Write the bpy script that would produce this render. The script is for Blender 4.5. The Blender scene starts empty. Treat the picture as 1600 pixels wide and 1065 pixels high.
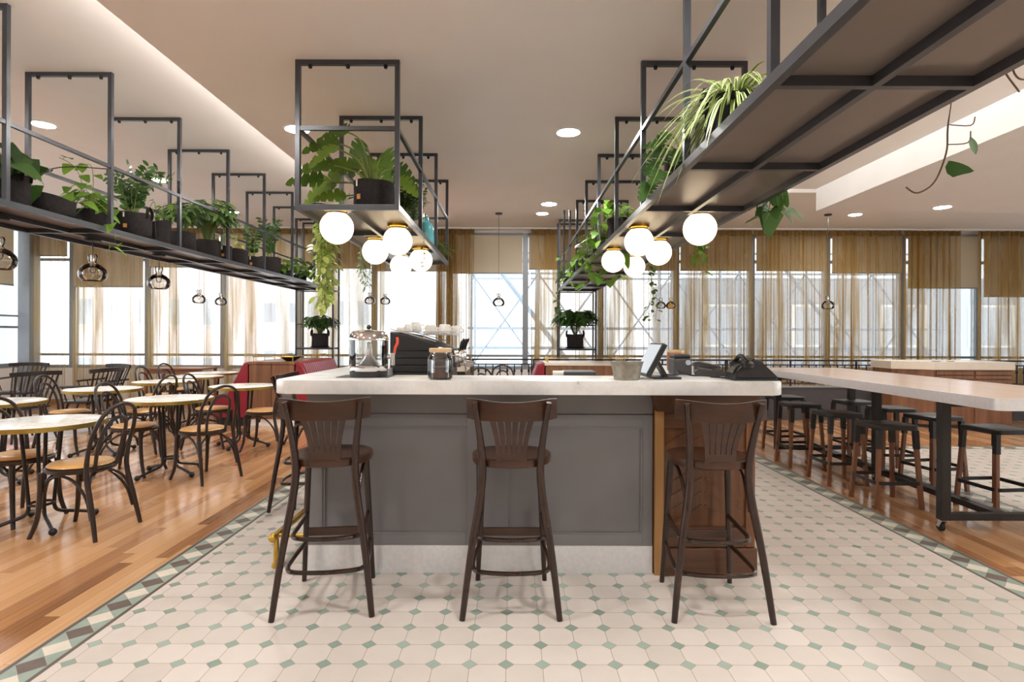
import bpy, bmesh, math, random
from mathutils import Vector, Matrix

PI = math.pi
SC = bpy.context.scene
COL = SC.collection

# ------------------------------------------------------------------ camera, world, exposure
cam_data = bpy.data.cameras.new('camera')
cam_data.sensor_width = 36.0
cam_data.lens = 20.25
cam_data.shift_y = -0.0047
cam_data.clip_start = 0.05
cam_data.clip_end = 200
cam = bpy.data.objects.new('camera', cam_data)
COL.objects.link(cam)
cam.location = (0, 0, 1.35)
cam.rotation_euler = (PI / 2, -0.0035, 0)
SC.camera = cam
SC.view_settings.view_transform = 'Standard'
SC.view_settings.look = 'None'
SC.view_settings.gamma = 1
SC.view_settings.use_curve_mapping = False
SC.view_settings.exposure = 0.83
SC.cycles.max_bounces = 10
SC.cycles.diffuse_bounces = 4
SC.cycles.glossy_bounces = 4
SC.cycles.transmission_bounces = 6
SC.cycles.transparent_max_bounces = 24
SC.cycles.caustics_reflective = False
SC.cycles.caustics_refractive = False
SC.cycles.sample_clamp_indirect = 4.0
SC.cycles.use_denoising = True

world = bpy.data.worlds.new('overcast_sky')
SC.world = world
world.use_nodes = True
wbg = world.node_tree.nodes['Background']
wbg.inputs[0].default_value = (0.93, 0.97, 1.0, 1)
wbg.inputs[1].default_value = 1.55

CEIL_HIGH, CEIL_LOW = 3.44, 3.13
WALL_Y = 11.3
DOWNLIGHT_E = 185.0
COVE_E = 36.0
GLOBE_E = 1.35

# ------------------------------------------------------------------ node helpers
class E:
    """socket wrapper with arithmetic, to write patterns as formulas"""
    nt = None
    def __init__(s, v): s.v = v
    @staticmethod
    def m(op, *a):
        n = E.nt.nodes.new('ShaderNodeMath'); n.operation = op
        for i, x in enumerate(a):
            x = x.v if isinstance(x, E) else x
            if isinstance(x, (int, float)): n.inputs[i].default_value = x
            else: E.nt.links.new(x, n.inputs[i])
        return E(n.outputs[0])
    def __add__(s, o): return E.m('ADD', s, o)
    def __sub__(s, o): return E.m('SUBTRACT', s, o)
    def __rsub__(s, o): return E.m('SUBTRACT', o, s)
    def __mul__(s, o): return E.m('MULTIPLY', s, o)
    def __truediv__(s, o): return E.m('DIVIDE', s, o)
    def __lt__(s, o): return E.m('LESS_THAN', s, o)
    def __gt__(s, o): return E.m('GREATER_THAN', s, o)
    def abs(s): return E.m('ABSOLUTE', s)
    def floor(s): return E.m('FLOOR', s)
    def fract(s): return E.m('FRACT', s)
    def max(s, o): return E.m('MAXIMUM', s, o)
    def min(s, o): return E.m('MINIMUM', s, o)
    def sin(s): return E.m('SINE', s)
    def clamp(s): return s.max(0.0).min(1.0)

def new_mat(name):
    m = bpy.data.materials.new(name); m.use_nodes = True
    nt = m.node_tree; E.nt = nt
    return m, nt, nt.nodes['Principled BSDF']

def setp(b, **k):
    for a, v in k.items():
        s = b.inputs[a.replace('_', ' ')]
        s.default_value = v

def c4(c): return (c[0], c[1], c[2], 1)
def srgb(r, g, b):
    f = lambda x: (x / 255 / 12.92) if x <= 10 else ((x / 255 + .055) / 1.055) ** 2.4
    return (f(r), f(g), f(b))

def coords(nt, kind='Object'):
    t = nt.nodes.new('ShaderNodeTexCoord')
    return t.outputs[kind]

def xyz(nt, kind='Object'):
    s = nt.nodes.new('ShaderNodeSeparateXYZ')
    nt.links.new(coords(nt, kind), s.inputs[0])
    return E(s.outputs[0]), E(s.outputs[1]), E(s.outputs[2])

def comb(nt, x, y, z=0.0):
    c = nt.nodes.new('ShaderNodeCombineXYZ')
    for i, v in enumerate((x, y, z)):
        v = v.v if isinstance(v, E) else v
        if isinstance(v, (int, float)): c.inputs[i].default_value = v
        else: nt.links.new(v, c.inputs[i])
    return c.outputs[0]

def noise(nt, vec, scale=5.0, detail=3.0, rough=.55):
    n = nt.nodes.new('ShaderNodeTexNoise')
    n.inputs['Scale'].default_value = scale; n.inputs['Detail'].default_value = detail
    n.inputs['Roughness'].default_value = rough
    if vec is not None: nt.links.new(vec, n.inputs['Vector'])
    return E(n.outputs[0])

def white(nt, vec):
    n = nt.nodes.new('ShaderNodeTexWhiteNoise'); n.noise_dimensions = '3D'
    nt.links.new(vec, n.inputs['Vector'])
    return E(n.outputs['Value'])

def ramp(nt, fac, stops):
    r = nt.nodes.new('ShaderNodeValToRGB'); el = r.color_ramp.elements
    while len(el) < len(stops): el.new(.5)
    for e, (p, c) in zip(el, stops): e.position = p; e.color = c4(c)
    nt.links.new(fac.v if isinstance(fac, E) else fac, r.inputs[0])
    return r.outputs[0]

def mixc(nt, fac, a, b):
    n = nt.nodes.new('ShaderNodeMix'); n.data_type = 'RGBA'
    for i, v in ((0, fac), (6, a), (7, b)):
        v = v.v if isinstance(v, E) else v
        if isinstance(v, (int, float)): n.inputs[i].default_value = v
        elif isinstance(v, tuple): n.inputs[i].default_value = c4(v)
        else: nt.links.new(v, n.inputs[i])
    return n.outputs[2]

def bump(nt, h, bsdf, strength=.2, dist=.002):
    b = nt.nodes.new('ShaderNodeBump'); b.inputs['Strength'].default_value = strength
    b.inputs['Distance'].default_value = dist
    nt.links.new(h.v if isinstance(h, E) else h, b.inputs['Height'])
    nt.links.new(b.outputs[0], bsdf.inputs['Normal'])

# ------------------------------------------------------------------ materials
def plain(name, col, rough=.5, metal=0.0, var=.06, scale=14.0, spec=.5, bumpy=0.0):
    """painted / solid material with a faint procedural unevenness"""
    m, nt, b = new_mat(name)
    n = noise(nt, coords(nt), scale, 3)
    a = tuple(x * (1 - var) for x in col); c = tuple(min(1, x * (1 + var)) for x in col)
    nt.links.new(ramp(nt, n, [(.3, a), (.7, c)]), b.inputs['Base Color'])
    setp(b, Roughness=rough, Metallic=metal)
    b.inputs['Specular IOR Level'].default_value = spec
    if bumpy: bump(nt, n, b, bumpy, .004)
    return m

def wood(name, dark, light, rough=.35, axis=2, stretch=.06, scale=26.0, coat=0.0):
    m, nt, b = new_mat(name)
    mp = nt.nodes.new('ShaderNodeMapping')
    nt.links.new(coords(nt), mp.inputs[0])
    s = [1, 1, 1]; s[axis] = stretch
    mp.inputs['Scale'].default_value = s
    n1 = noise(nt, mp.outputs[0], scale, 5, .6)
    n2 = noise(nt, mp.outputs[0], scale * .23, 2)
    f = n1 * .55 + n2 * .45
    nt.links.new(ramp(nt, f, [(.3, dark), (.5, tuple((p + q) / 2 for p, q in zip(dark, light))), (.7, light)]), b.inputs['Base Color'])
    setp(b, Roughness=rough)
    b.inputs['Coat Weight'].default_value = coat; b.inputs['Coat Roughness'].default_value = .15
    bump(nt, n1, b, .08, .002)
    return m

def leafmat(name, dark, light, stripe=None, trans=.35):
    m, nt, b = new_mat(name)
    g = nt.nodes.new('ShaderNodeNewGeometry')
    n = noise(nt, coords(nt), 18, 2)
    f = E(g.outputs['Random Per Island']) * .8 + n * .25
    col = ramp(nt, f, [(.1, dark), (.95, light)])
    if stripe:
        uv = nt.nodes.new('ShaderNodeSeparateXYZ'); nt.links.new(coords(nt, 'UV'), uv.inputs[0])
        e = ((E(uv.outputs[0]) - .5).abs() > stripe[1])
        col = mixc(nt, e, col, stripe[0])
    nt.links.new(col, b.inputs['Base Color'])
    setp(b, Roughness=.42)
    tr = nt.nodes.new('ShaderNodeBsdfTranslucent'); nt.links.new(col, tr.inputs[0])
    mx = nt.nodes.new('ShaderNodeMixShader'); mx.inputs[0].default_value = trans
    nt.links.new(b.outputs[0], mx.inputs[1]); nt.links.new(tr.outputs[0], mx.inputs[2])
    nt.links.new(mx.outputs[0], nt.nodes['Material Output'].inputs[0])
    return m

def thin_glass(name, tint, refl=1.0, rough=.0, ior=1.45):
    """clear thin glass: tinted see-through plus Fresnel reflection"""
    m, nt, b = new_mat(name)
    t = nt.nodes.new('ShaderNodeBsdfTransparent'); t.inputs[0].default_value = c4(tint)
    g = nt.nodes.new('ShaderNodeBsdfGlossy'); g.inputs['Roughness'].default_value = rough
    n = noise(nt, coords(nt), 30, 1)
    nt.links.new(ramp(nt, n, [(0, (.95, .95, .95)), (1, (1, 1, 1))]), g.inputs[0])
    fr = nt.nodes.new('ShaderNodeFresnel'); fr.inputs[0].default_value = ior
    mx = nt.nodes.new('ShaderNodeMixShader')
    nt.links.new((E(fr.outputs[0]) * refl).clamp().v, mx.inputs[0])
    nt.links.new(t.outputs[0], mx.inputs[1]); nt.links.new(g.outputs[0], mx.inputs[2])
    nt.links.new(mx.outputs[0], nt.nodes['Material Output'].inputs[0])
    return m

def fabric_sheer(name, col, lo, hi, streak=9.0):
    """loosely woven sheer: see-through between the threads, bunched denser in vertical streaks"""
    m, nt, b = new_mat(name)
    uv = nt.nodes.new('ShaderNodeSeparateXYZ'); nt.links.new(coords(nt, 'Object'), uv.inputs[0])
    x, z = E(uv.outputs[0]), E(uv.outputs[2])
    n = noise(nt, comb(nt, x * streak, z * .22, 0.0), 1.0, 3, .6)
    w = noise(nt, comb(nt, x * 60, z * 60, 0.0), 1.0, 1)
    dens = ((n - .46) * 5.0).clamp() * (hi - lo) + lo + (w - .5) * .12
    d = nt.nodes.new('ShaderNodeBsdfDiffuse'); d.inputs[0].default_value = c4(col)
    t = nt.nodes.new('ShaderNodeBsdfTranslucent'); t.inputs[0].default_value = c4(col)
    m1 = nt.nodes.new('ShaderNodeMixShader'); m1.inputs[0].default_value = .55
    nt.links.new(d.outputs[0], m1.inputs[1]); nt.links.new(t.outputs[0], m1.inputs[2])
    tp = nt.nodes.new('ShaderNodeBsdfTransparent')
    mx = nt.nodes.new('ShaderNodeMixShader')
    nt.links.new(dens.clamp().v, mx.inputs[0])
    nt.links.new(tp.outputs[0], mx.inputs[1]); nt.links.new(m1.outputs[0], mx.inputs[2])
    nt.links.new(mx.outputs[0], nt.nodes['Material Output'].inputs[0])
    return m

def emis(name, col, strength, base=(.9, .9, .88)):
    m, nt, b = new_mat(name)
    n = noise(nt, coords(nt), 3, 1)
    nt.links.new(ramp(nt, n, [(0, tuple(x * .99 for x in base)), (1, base)]), b.inputs['Base Color'])
    b.inputs['Emission Color'].default_value = c4(col); b.inputs['Emission Strength'].default_value = strength
    setp(b, Roughness=.3)
    return m

M = {}
M['steel_paint'] = plain('charcoal_painted_steel', srgb(68, 70, 75), .30, .3, .05)
M['shelf_sheet'] = plain('dark_sheet_metal', srgb(122, 112, 106), .33, .35, .05, 5)
M['black_iron'] = plain('black_iron', srgb(38, 36, 35), .45, .3)
M['black_plastic'] = plain('black_plastic', srgb(34, 33, 33), .4)
M['dark_grey_plastic'] = plain('dark_grey_plastic', srgb(70, 67, 66), .5)
M['bolt'] = plain('bolt_black', (.012, .012, .012), .4, .6)
M['ceiling_paint'] = plain('ceiling_paint', srgb(236, 230, 224), .9, 0, .015, 2, .2)
M['island_paint'] = plain('taupe_ceiling_paint', srgb(233, 228, 225), .9, 0, .015, 2, .2)
M['white_paint'] = plain('white_paint', srgb(238, 236, 232), .8, 0, .02, 3, .2)
M['wall_paint'] = plain('pale_wall_paint', srgb(228, 222, 214), .85, 0, .02, 3, .2)
M['bar_grey'] = plain('grey_painted_panel', srgb(122, 119, 121), .42, 0, .03, 6)
M['low_wall'] = plain('charcoal_low_wall', srgb(70, 68, 71), .5)
M['frame_grey'] = plain('grey_window_aluminium', srgb(150, 156, 162), .45, .3, .03)
M['frame_dark'] = plain('dark_window_gasket', srgb(58, 62, 66), .5)
M['brass'] = plain('polished_brass', srgb(205, 165, 70), .22, 1.0, .08, 9)
M['brass_dull'] = plain('aged_brass_edge', srgb(176, 150, 78), .38, .9, .12, 30)
M['chrome'] = plain('chrome', (.82, .81, .80), .08, 1.0, .03)
M['steel'] = plain('brushed_steel', (.72, .72, .73), .3, 1.0, .06, 40)
M['kick_steel'] = plain('light_brushed_steel', (.84, .84, .86), .34, .55, .05, 40)
M['galv'] = plain('galvanised_zinc', srgb(150, 144, 132), .45, .8, .2, 30)
M['vinyl_tan'] = plain('tan_vinyl', srgb(206, 158, 98), .32, 0, .08, 8)
M['vinyl_red'] = plain('oxblood_vinyl', srgb(142, 36, 50), .33, 0, .08, 6)
M['felt'] = plain('black_felt', srgb(46, 42, 42), .95, 0, .25, 60, .15, .5)
M['leather_tag'] = plain('tan_leather_tag', srgb(200, 140, 70), .6)
M['paper_tag'] = plain('white_paper_tag', srgb(230, 226, 215), .8)
M['green_saucer'] = plain('dark_green_plastic', srgb(28, 50, 38), .35)
M['soil'] = plain('potting_soil', srgb(40, 30, 24), .95, 0, .3, 80, .1)
M['white_china'] = plain('white_porcelain', srgb(238, 234, 226), .2, 0, .02)
M['cream_stone'] = plain('cream_stone', srgb(232, 222, 206), .35, 0, .04, 10)
M['beans'] = plain('coffee_beans', srgb(104, 70, 50), .5, 0, .5, 160, .5, 1.0)
M['red_plastic'] = plain('red_plastic', srgb(230, 84, 58), .35)
M['teal_glass'] = plain('teal_glazed', srgb(92, 168, 172), .15, 0, .1)
M['marble_dark'] = plain('grey_marble_glaze', srgb(90, 88, 88), .3, 0, .5, 40)
M['copper'] = plain('copper', srgb(190, 120, 84), .3, .8, .1)
M['rubber'] = plain('black_rubber', srgb(28, 28, 30), .7)
M['bent_dark'] = wood('dark_stained_beech', srgb(30, 21, 17), srgb(50, 35, 28), .36, 2, .08, 30, .12)
M['bent_bar'] = wood('walnut_stained_beech', srgb(24, 12, 7), srgb(58, 33, 20), .26, 2, .1, 34, .1)
M['bar_rail_wood'] = wood('walnut_stained_ply', srgb(26, 13, 7), srgb(78, 46, 27), .28, 0, .16, 20, .1)
M['stool_leg_wood'] = wood('reddish_ash', srgb(106, 66, 44), srgb(140, 92, 62), .4, 2, .06, 40)
M['oak_dark'] = wood('dark_oak', srgb(66, 38, 19), srgb(126, 80, 44), .4, 2, .08, 30, .2)
M['oak_dark_h'] = wood('dark_oak_level_grain', srgb(58, 33, 18), srgb(108, 68, 40), .4, 0, .08, 30, .2)
M['oak_light'] = wood('honey_oak', srgb(150, 108, 62), srgb(182, 138, 84), .4, 2, .08, 30, .2)
M['walnut'] = wood('walnut_veneer', srgb(96, 62, 42), srgb(150, 106, 76), .42, 2, .05, 22)
M['pale_wood'] = wood('pinkish_oak', srgb(184, 154, 134), srgb(210, 184, 164), .3, 1, .04, 26, .3)
M['ash_lid'] = wood('pale_ash', srgb(206, 172, 128), srgb(226, 196, 156), .5, 0, .1, 40)
M['desk_wood'] = wood('red_brown_timber', srgb(112, 66, 40), srgb(150, 94, 60), .4, 0, .06, 30)
M['globe'] = emis('lit_opal_glass', (1.0, .80, .52), GLOBE_E)
M['led'] = emis('led_diffuser', (1.0, .985, .965), DOWNLIGHT_E)
M['cove'] = emis('cove_led', (1.0, .975, .945), COVE_E)
M['cove_bright'] = emis('cove_led_bright', (1.0, .985, .965), COVE_E * 3.4)
M['screen'] = emis('till_screen', (.80, .86, .92), .40, (.1, .1, .1))
M['pane'] = thin_glass('window_glass', (.97, .98, .98), .8)
M['jar_glass'] = thin_glass('jar_glass', (.97, .98, .98), 2.0)
M['smoke_glass'] = thin_glass('smoked_pendant_glass', (.95, .945, .935), 1.5, .03, 1.45)
M['amber_glass'] = thin_glass('amber_pendant_glass', (.94, .82, .60), 1.8, .03, 1.5)
M['sheer'] = fabric_sheer('ochre_sheer', srgb(186, 152, 92), .46, .95, 4.5)
M['sheer_open'] = fabric_sheer('pale_ochre_sheer', srgb(196, 170, 120), .16, .90, 3.6)
M['header_tape'] = plain('ochre_header_tape', srgb(126, 98, 52), .9, 0, .1)
M['leaf_pothos'] = leafmat('pothos_leaf', srgb(70, 112, 30), srgb(140, 178, 66))
M['leaf_dark'] = leafmat('dark_green_leaf', srgb(34, 62, 28), srgb(78, 114, 50))
M['leaf_zz'] = leafmat('glossy_green_leaf', srgb(38, 68, 30), srgb(84, 122, 58))
M['leaf_scheff'] = leafmat('umbrella_leaf', srgb(56, 90, 42), srgb(126, 158, 90))
M['leaf_monstera'] = leafmat('monstera_leaf', srgb(52, 86, 20), srgb(122, 150, 44))
M['leaf_spider'] = leafmat('spider_plant_leaf', srgb(74, 108, 42), srgb(124, 152, 66), (srgb(214, 222, 160), .24))
M['leaf_fern'] = leafmat('fern_leaf', srgb(50, 92, 32), srgb(102, 140, 56))
M['leaf_lime'] = leafmat('lime_variegated_leaf', srgb(150, 178, 76), srgb(214, 222, 140))
M['leaf_grey'] = leafmat('grey_green_leaf', srgb(92, 116, 84), srgb(140, 158, 120))
M['stem'] = plain('green_stem', srgb(112, 124, 58), .6)
M['stem_brown'] = plain('brown_stem', srgb(96, 72, 48), .7)
M['scaffold_tube'] = plain('galvanised_scaffold', srgb(176, 190, 204), .5, .2)
M['render_wall'] = plain('pale_render', srgb(236, 236, 234), .9, 0, .03, 1)
M['brick_pink'] = plain('pink_brick', srgb(238, 222, 218), .9, 0, .08, 6)
M['concourse_grey'] = plain('grey_concourse_cladding', srgb(176, 182, 188), .8, 0, .05, 1)
M['win_dark'] = plain('distant_window', srgb(190, 198, 206), .3)

def blind_mat():
    m, nt, b = new_mat('roller_blind_weave')
    x, y, z = xyz(nt)
    w = noise(nt, comb(nt, x * 90, z * 90, 0.0), 1, 1)
    col = ramp(nt, w, [(.3, srgb(214, 202, 180)), (.7, srgb(226, 216, 196))])
    d = nt.nodes.new('ShaderNodeBsdfDiffuse'); nt.links.new(col, d.inputs[0])
    t = nt.nodes.new('ShaderNodeBsdfTranslucent'); nt.links.new(col, t.inputs[0])
    mx = nt.nodes.new('ShaderNodeMixShader'); mx.inputs[0].default_value = .3
    nt.links.new(d.outputs[0], mx.inputs[1]); nt.links.new(t.outputs[0], mx.inputs[2])
    nt.links.new(mx.outputs[0], nt.nodes['Material Output'].inputs[0])
    return m
M['blind'] = blind_mat()

def counter_mat():
    m, nt, b = new_mat('pewter_counter')
    n = noise(nt, coords(nt), 7, 6, .65)
    n2 = noise(nt, coords(nt), 60, 2)
    nt.links.new(ramp(nt, n * .8 + n2 * .2, [(.3, (.70, .68, .65)), (.5, (.82, .81, .79)), (.7, (.90, .89, .87))]), b.inputs['Base Color'])
    nt.links.new((n * .25 + .2).v, b.inputs['Roughness'])
    setp(b, Metallic=.30)
    return m
M['counter'] = counter_mat()

def marble_mat():
    m, nt, b = new_mat('cream_marble')
    n = noise(nt, coords(nt), 4, 8, .7)
    v = (n - .5).abs()
    nt.links.new(ramp(nt, v, [(.0, (.60, .56, .50)), (.03, (.80, .77, .71)), (.2, (.88, .86, .81))]), b.inputs['Base Color'])
    setp(b, Roughness=.22)
    return m
M['marble'] = marble_mat()

def timber_floor_mat():
    m, nt, b = new_mat('timber_strip_floor')
    x, y, z = xyz(nt)
    pw, pl = .083, 1.35
    row = (x / pw).floor()
    off = white(nt, comb(nt, row, 3.0, 0.0))
    yy = y / pl + off * 7.0
    idx = yy.floor()
    tone = white(nt, comb(nt, row, idx, 1.0))
    tone = tone * .72 + white(nt, comb(nt, row, idx, 5.0)) * .28
    grain = noise(nt, comb(nt, x * 55, y * 2.2, tone * 40), 1.0, 5, .6)
    fac = tone * .86 + grain * .34 - .12
    col = ramp(nt, fac, [(.02, srgb(116, 78, 52)), (.2, srgb(160, 110, 70)), (.45, srgb(192, 140, 94)), (.75, srgb(208, 160, 114)), (.97, srgb(220, 180, 138))])
    ex = ((x / pw).fract() - .5).abs() > .488
    ey = ((yy.fract() - .5).abs() > .499)
    col = mixc(nt, (ex.max(ey)) * .55, col, (.09, .04, .02))
    nt.links.new(col, b.inputs['Base Color'])
    nt.links.new((grain * .14 + .17).v, b.inputs['Roughness'])
    b.inputs['Coat Weight'].default_value = .5; b.inputs['Coat Roughness'].default_value = .1
    bump(nt, grain, b, .012, .001)
    return m
M['timber_floor'] = timber_floor_mat()

TILE = .15
def tile_mat():
    """octagon and dot cement tiles"""
    m, nt, b = new_mat('octagon_dot_tiles')
    x, y, z = xyz(nt)
    u = (x + .02) / TILE; v = (y - 2.370) / TILE
    a = ((u + .5).fract() - .5).abs(); c = ((v + .5).fract() - .5).abs()
    s = a + c
    dot = s < .215
    grout = ((a.min(c) < .0085) * (s > .215)).max((s - .222).abs() < .011)
    cell = white(nt, comb(nt, u.floor(), v.floor(), 2.0))
    dcell = white(nt, comb(nt, (u + .5).floor(), (v + .5).floor(), 4.0))
    n = noise(nt, coords(nt), 9, 4)
    oct_ = ramp(nt, cell * .5 + n * .5, [(.2, srgb(203, 192, 181)), (.8, srgb(216, 205, 195))])
    dots = ramp(nt, dcell * .6 + n * .4, [(.2, srgb(132, 150, 136)), (.8, srgb(160, 176, 162))])
    col = mixc(nt, dot, oct_, dots)
    col = mixc(nt, grout, col, srgb(150, 138, 124))
    nt.links.new(col, b.inputs['Base Color'])
    nt.links.new((n * .18 + .3).v, b.inputs['Roughness'])
    bump(nt, 1.0 - grout if False else E.m('SUBTRACT', 1.0, grout), b, .25, .001)
    return m
M['tile'] = tile_mat()

def border_mat():
    """harlequin border: object x runs along the strip, object y across it (0..0.18)"""
    m, nt, b = new_mat('harlequin_tile_border')
    x, y, z = xyz(nt)
    d, y0 = .132, .026
    v = (y - y0) / d - .5
    k = (x / d).floor()
    u = (x / d).fract() - .5
    dia = (u.abs() + v.abs()) < .5
    par = ((k * .5).fract() > .25)
    n = noise(nt, coords(nt), 12, 3)
    green = ramp(nt, n, [(.2, srgb(138, 154, 142)), (.8, srgb(160, 174, 162))])
    brown = ramp(nt, n, [(.2, srgb(96, 84, 78)), (.8, srgb(112, 98, 90))])
    cream = ramp(nt, n, [(.2, srgb(212, 202, 184)), (.8, srgb(226, 216, 200))])
    col = mixc(nt, dia, green, mixc(nt, par, brown, cream))
    band = (v.abs() > .5)
    col = mixc(nt, band, col, srgb(92, 86, 78))
    line = ((v.abs() - .5).abs() < .012).max((y < .004)).max((u.abs() + v.abs() - .5).abs() < .012)
    col = mixc(nt, line * .7, col, srgb(170, 160, 146))
    nt.links.new(col, b.inputs['Base Color'])
    setp(b, Roughness=.4)
    return m
M['border'] = border_mat()

def carpet_mat():
    m, nt, b = new_mat('patterned_carpet')
    x, y, z = xyz(nt)
    a = ((x * 1.1 + y * .5).fract() > .55) * ((y * .8).fract() > .4)
    n = noise(nt, coords(nt), 5, 4)
    c1 = ramp(nt, n, [(.3, srgb(196, 186, 182)), (.7, srgb(214, 206, 200))])
    c2 = ramp(nt, n, [(.3, srgb(188, 140, 136)), (.7, srgb(206, 170, 162))])
    nt.links.new(mixc(nt, a, c1, c2), b.inputs['Base Color'])
    setp(b, Roughness=.6)
    return m
M['carpet'] = carpet_mat()

# ------------------------------------------------------------------ mesh helpers
def smooth_path(pts, n=6, closed=False):
    pts = [Vector(p) for p in pts]
    N = len(pts); out = []
    segs = N if closed else N - 1
    for i in range(segs):
        if closed: p0, p1, p2, p3 = pts[i - 1], pts[i], pts[(i + 1) % N], pts[(i + 2) % N]
        else: p0, p1, p2, p3 = pts[max(i - 1, 0)], pts[i], pts[i + 1], pts[min(i + 2, N - 1)]
        for k in range(n):
            t = k / n; t2 = t * t; t3 = t2 * t
            out.append(.5 * ((2 * p1) + (p2 - p0) * t + (2 * p0 - 5 * p1 + 4 * p2 - p3) * t2 + (3 * p1 - p0 - 3 * p2 + p3) * t3))
    if not closed: out.append(pts[-1])
    return out

class MB:
    def __init__(s): s.bm = bmesh.new(); s.uv = None
    def box(s, c, d, rot=None, bev=0.0):
        vs = []
        for x in (-.5, .5):
            for y in (-.5, .5):
                for z in (-.5, .5):
                    p = Vector((x * d[0], y * d[1], z * d[2]))
                    if rot is not None: p = rot @ p
                    vs.append(s.bm.verts.new(p + Vector(c)))
        fs = [s.bm.faces.new([vs[i] for i in f]) for f in ((0, 1, 3, 2), (4, 6, 7, 5), (0, 4, 5, 1), (2, 3, 7, 6), (0, 2, 6, 4), (1, 5, 7, 3))]
        if bev:
            es = list({e for f in fs for e in f.edges})
            bmesh.ops.bevel(s.bm, geom=es, offset=bev, segments=2, affect='EDGES', profile=.5)
        return s
    def span(s, a, b, bev=0.0):
        return s.box([(p + q) / 2 for p, q in zip(a, b)], [abs(q - p) for p, q in zip(a, b)], None, bev)
    def sweep(s, pts, sect, closed=False, up=(0, 0, 1), scales=None, follow=True):
        """sweep a 2D section (list of (a,b)) along pts; a across, b along the transported 'up'"""
        pts = [Vector(p) for p in pts]; N = len(pts); rings = []
        T = []
        for i in range(N):
            if closed: t = pts[(i + 1) % N] - pts[i - 1]
            else: t = pts[min(i + 1, N - 1)] - pts[max(i - 1, 0)]
            T.append(t.normalized() if t.length > 1e-9 else Vector((0, 0, 1)))
        n = Vector(up) - T[0] * Vector(up).dot(T[0])
        if n.length < 1e-4: n = Vector((1, 0, 0)) - T[0] * T[0].x
        if n.length < 1e-4: n = Vector((0, 1, 0))
        n.normalize()
        for i in range(N):
            if follow: n2 = n - T[i] * n.dot(T[i])
            else:
                n2 = Vector(up) - T[i] * Vector(up).dot(T[i])
                if n2.length < 1e-3: n2 = n - T[i] * n.dot(T[i])
            n = n2.normalized(); b = T[i].cross(n)
            k = scales[i] if scales else 1.0
            rings.append([s.bm.verts.new(pts[i] + b * (a * k) + n * (c * k)) for a, c in sect])
        L = len(sect)
        for i in range(N if closed else N - 1):
            r0, r1 = rings[i], rings[(i + 1) % N]
            for j in range(L):
                s.bm.faces.new((r0[j], r0[(j + 1) % L], r1[(j + 1) % L], r1[j]))
        if not closed:
            s.bm.faces.new(rings[0][::-1]); s.bm.faces.new(rings[-1])
        return s
    def tube(s, pts, r, n=8, closed=False, radii=None):
        sect = [(math.cos(2 * PI * k / n) * r, math.sin(2 * PI * k / n) * r) for k in range(n)]
        return s.sweep(pts, sect, closed, scales=radii)
    def bar(s, a, b, w, h=None, up=(0, 0, 1)):
        h = h or w
        return s.sweep([a, b], [(-w / 2, -h / 2), (w / 2, -h / 2), (w / 2, h / 2), (-w / 2, h / 2)], up=up)
    def lathe(s, prof, n=24, c=(0, 0, 0), axis='Z'):
        c = Vector(c); rings = []
        def P(r, h, a):
            x, y = r * math.cos(a), r * math.sin(a)
            return c + (Vector((x, y, h)) if axis == 'Z' else Vector((x, h, y)) if axis == 'Y' else Vector((h, x, y)))
        for r, h in prof:
            if r < 1e-6: rings.append([s.bm.verts.new(P(0, h, 0))])
            else: rings.append([s.bm.verts.new(P(r, h, 2 * PI * k / n)) for k in range(n)])
        for a, b in zip(rings, rings[1:]):
            for k in range(n):
                k2 = (k + 1) % n
                if len(a) == 1 and len(b) == 1: continue
                if len(a) == 1: s.bm.faces.new((a[0], b[k2], b[k]))
                elif len(b) == 1: s.bm.faces.new((a[k], a[k2], b[0]))
                else: s.bm.faces.new((a[k], a[k2], b[k2], b[k]))
        if len(rings[0]) > 1 and prof[0][0] > 0 and getattr(s, 'cap', True): s.bm.faces.new(rings[0][::-1])
        if len(rings[-1]) > 1 and getattr(s, 'cap', True): s.bm.faces.new(rings[-1])
        return s
    def ball(s, c, r, n=16, sz=1.0):
        m = n // 2
        prof = [(0 if i in (0, m) else r * math.sin(PI * i / m), -r * sz * math.cos(PI * i / m)) for i in range(m + 1)]
        return s.lathe(prof, n, c)
    def prism(s, poly, h0, h1, plane='XY', bev=0.0):
        def P(a, b, h):
            return (a, b, h) if plane == 'XY' else (a, h, b) if plane == 'XZ' else (h, a, b)
        lo = [s.bm.verts.new(P(a, b, h0)) for a, b in poly]; hi = [s.bm.verts.new(P(a, b, h1)) for a, b in poly]
        n = len(poly)
        fs = [s.bm.faces.new(lo[::-1]), s.bm.faces.new(hi)]
        for i in range(n): fs.append(s.bm.faces.new((lo[i], lo[(i + 1) % n], hi[(i + 1) % n], hi[i])))
        if bev:
            es = [e for e in set(fs[0].edges) | set(fs[1].edges)]
            bmesh.ops.bevel(s.bm, geom=es, offset=bev, segments=2, affect='EDGES', profile=.5)
        return s
    def grid(s, P, nu, nv, closed_u=False):
        V = [[s.bm.verts.new(P(i / nu, j / nv)) for j in range(nv + 1)] for i in range(nu if closed_u else nu + 1)]
        for i in range(nu):
            a, b = V[i], V[(i + 1) % len(V)]
            for j in range(nv): s.bm.faces.new((a[j], b[j], b[j + 1], a[j + 1]))
        return s
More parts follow.
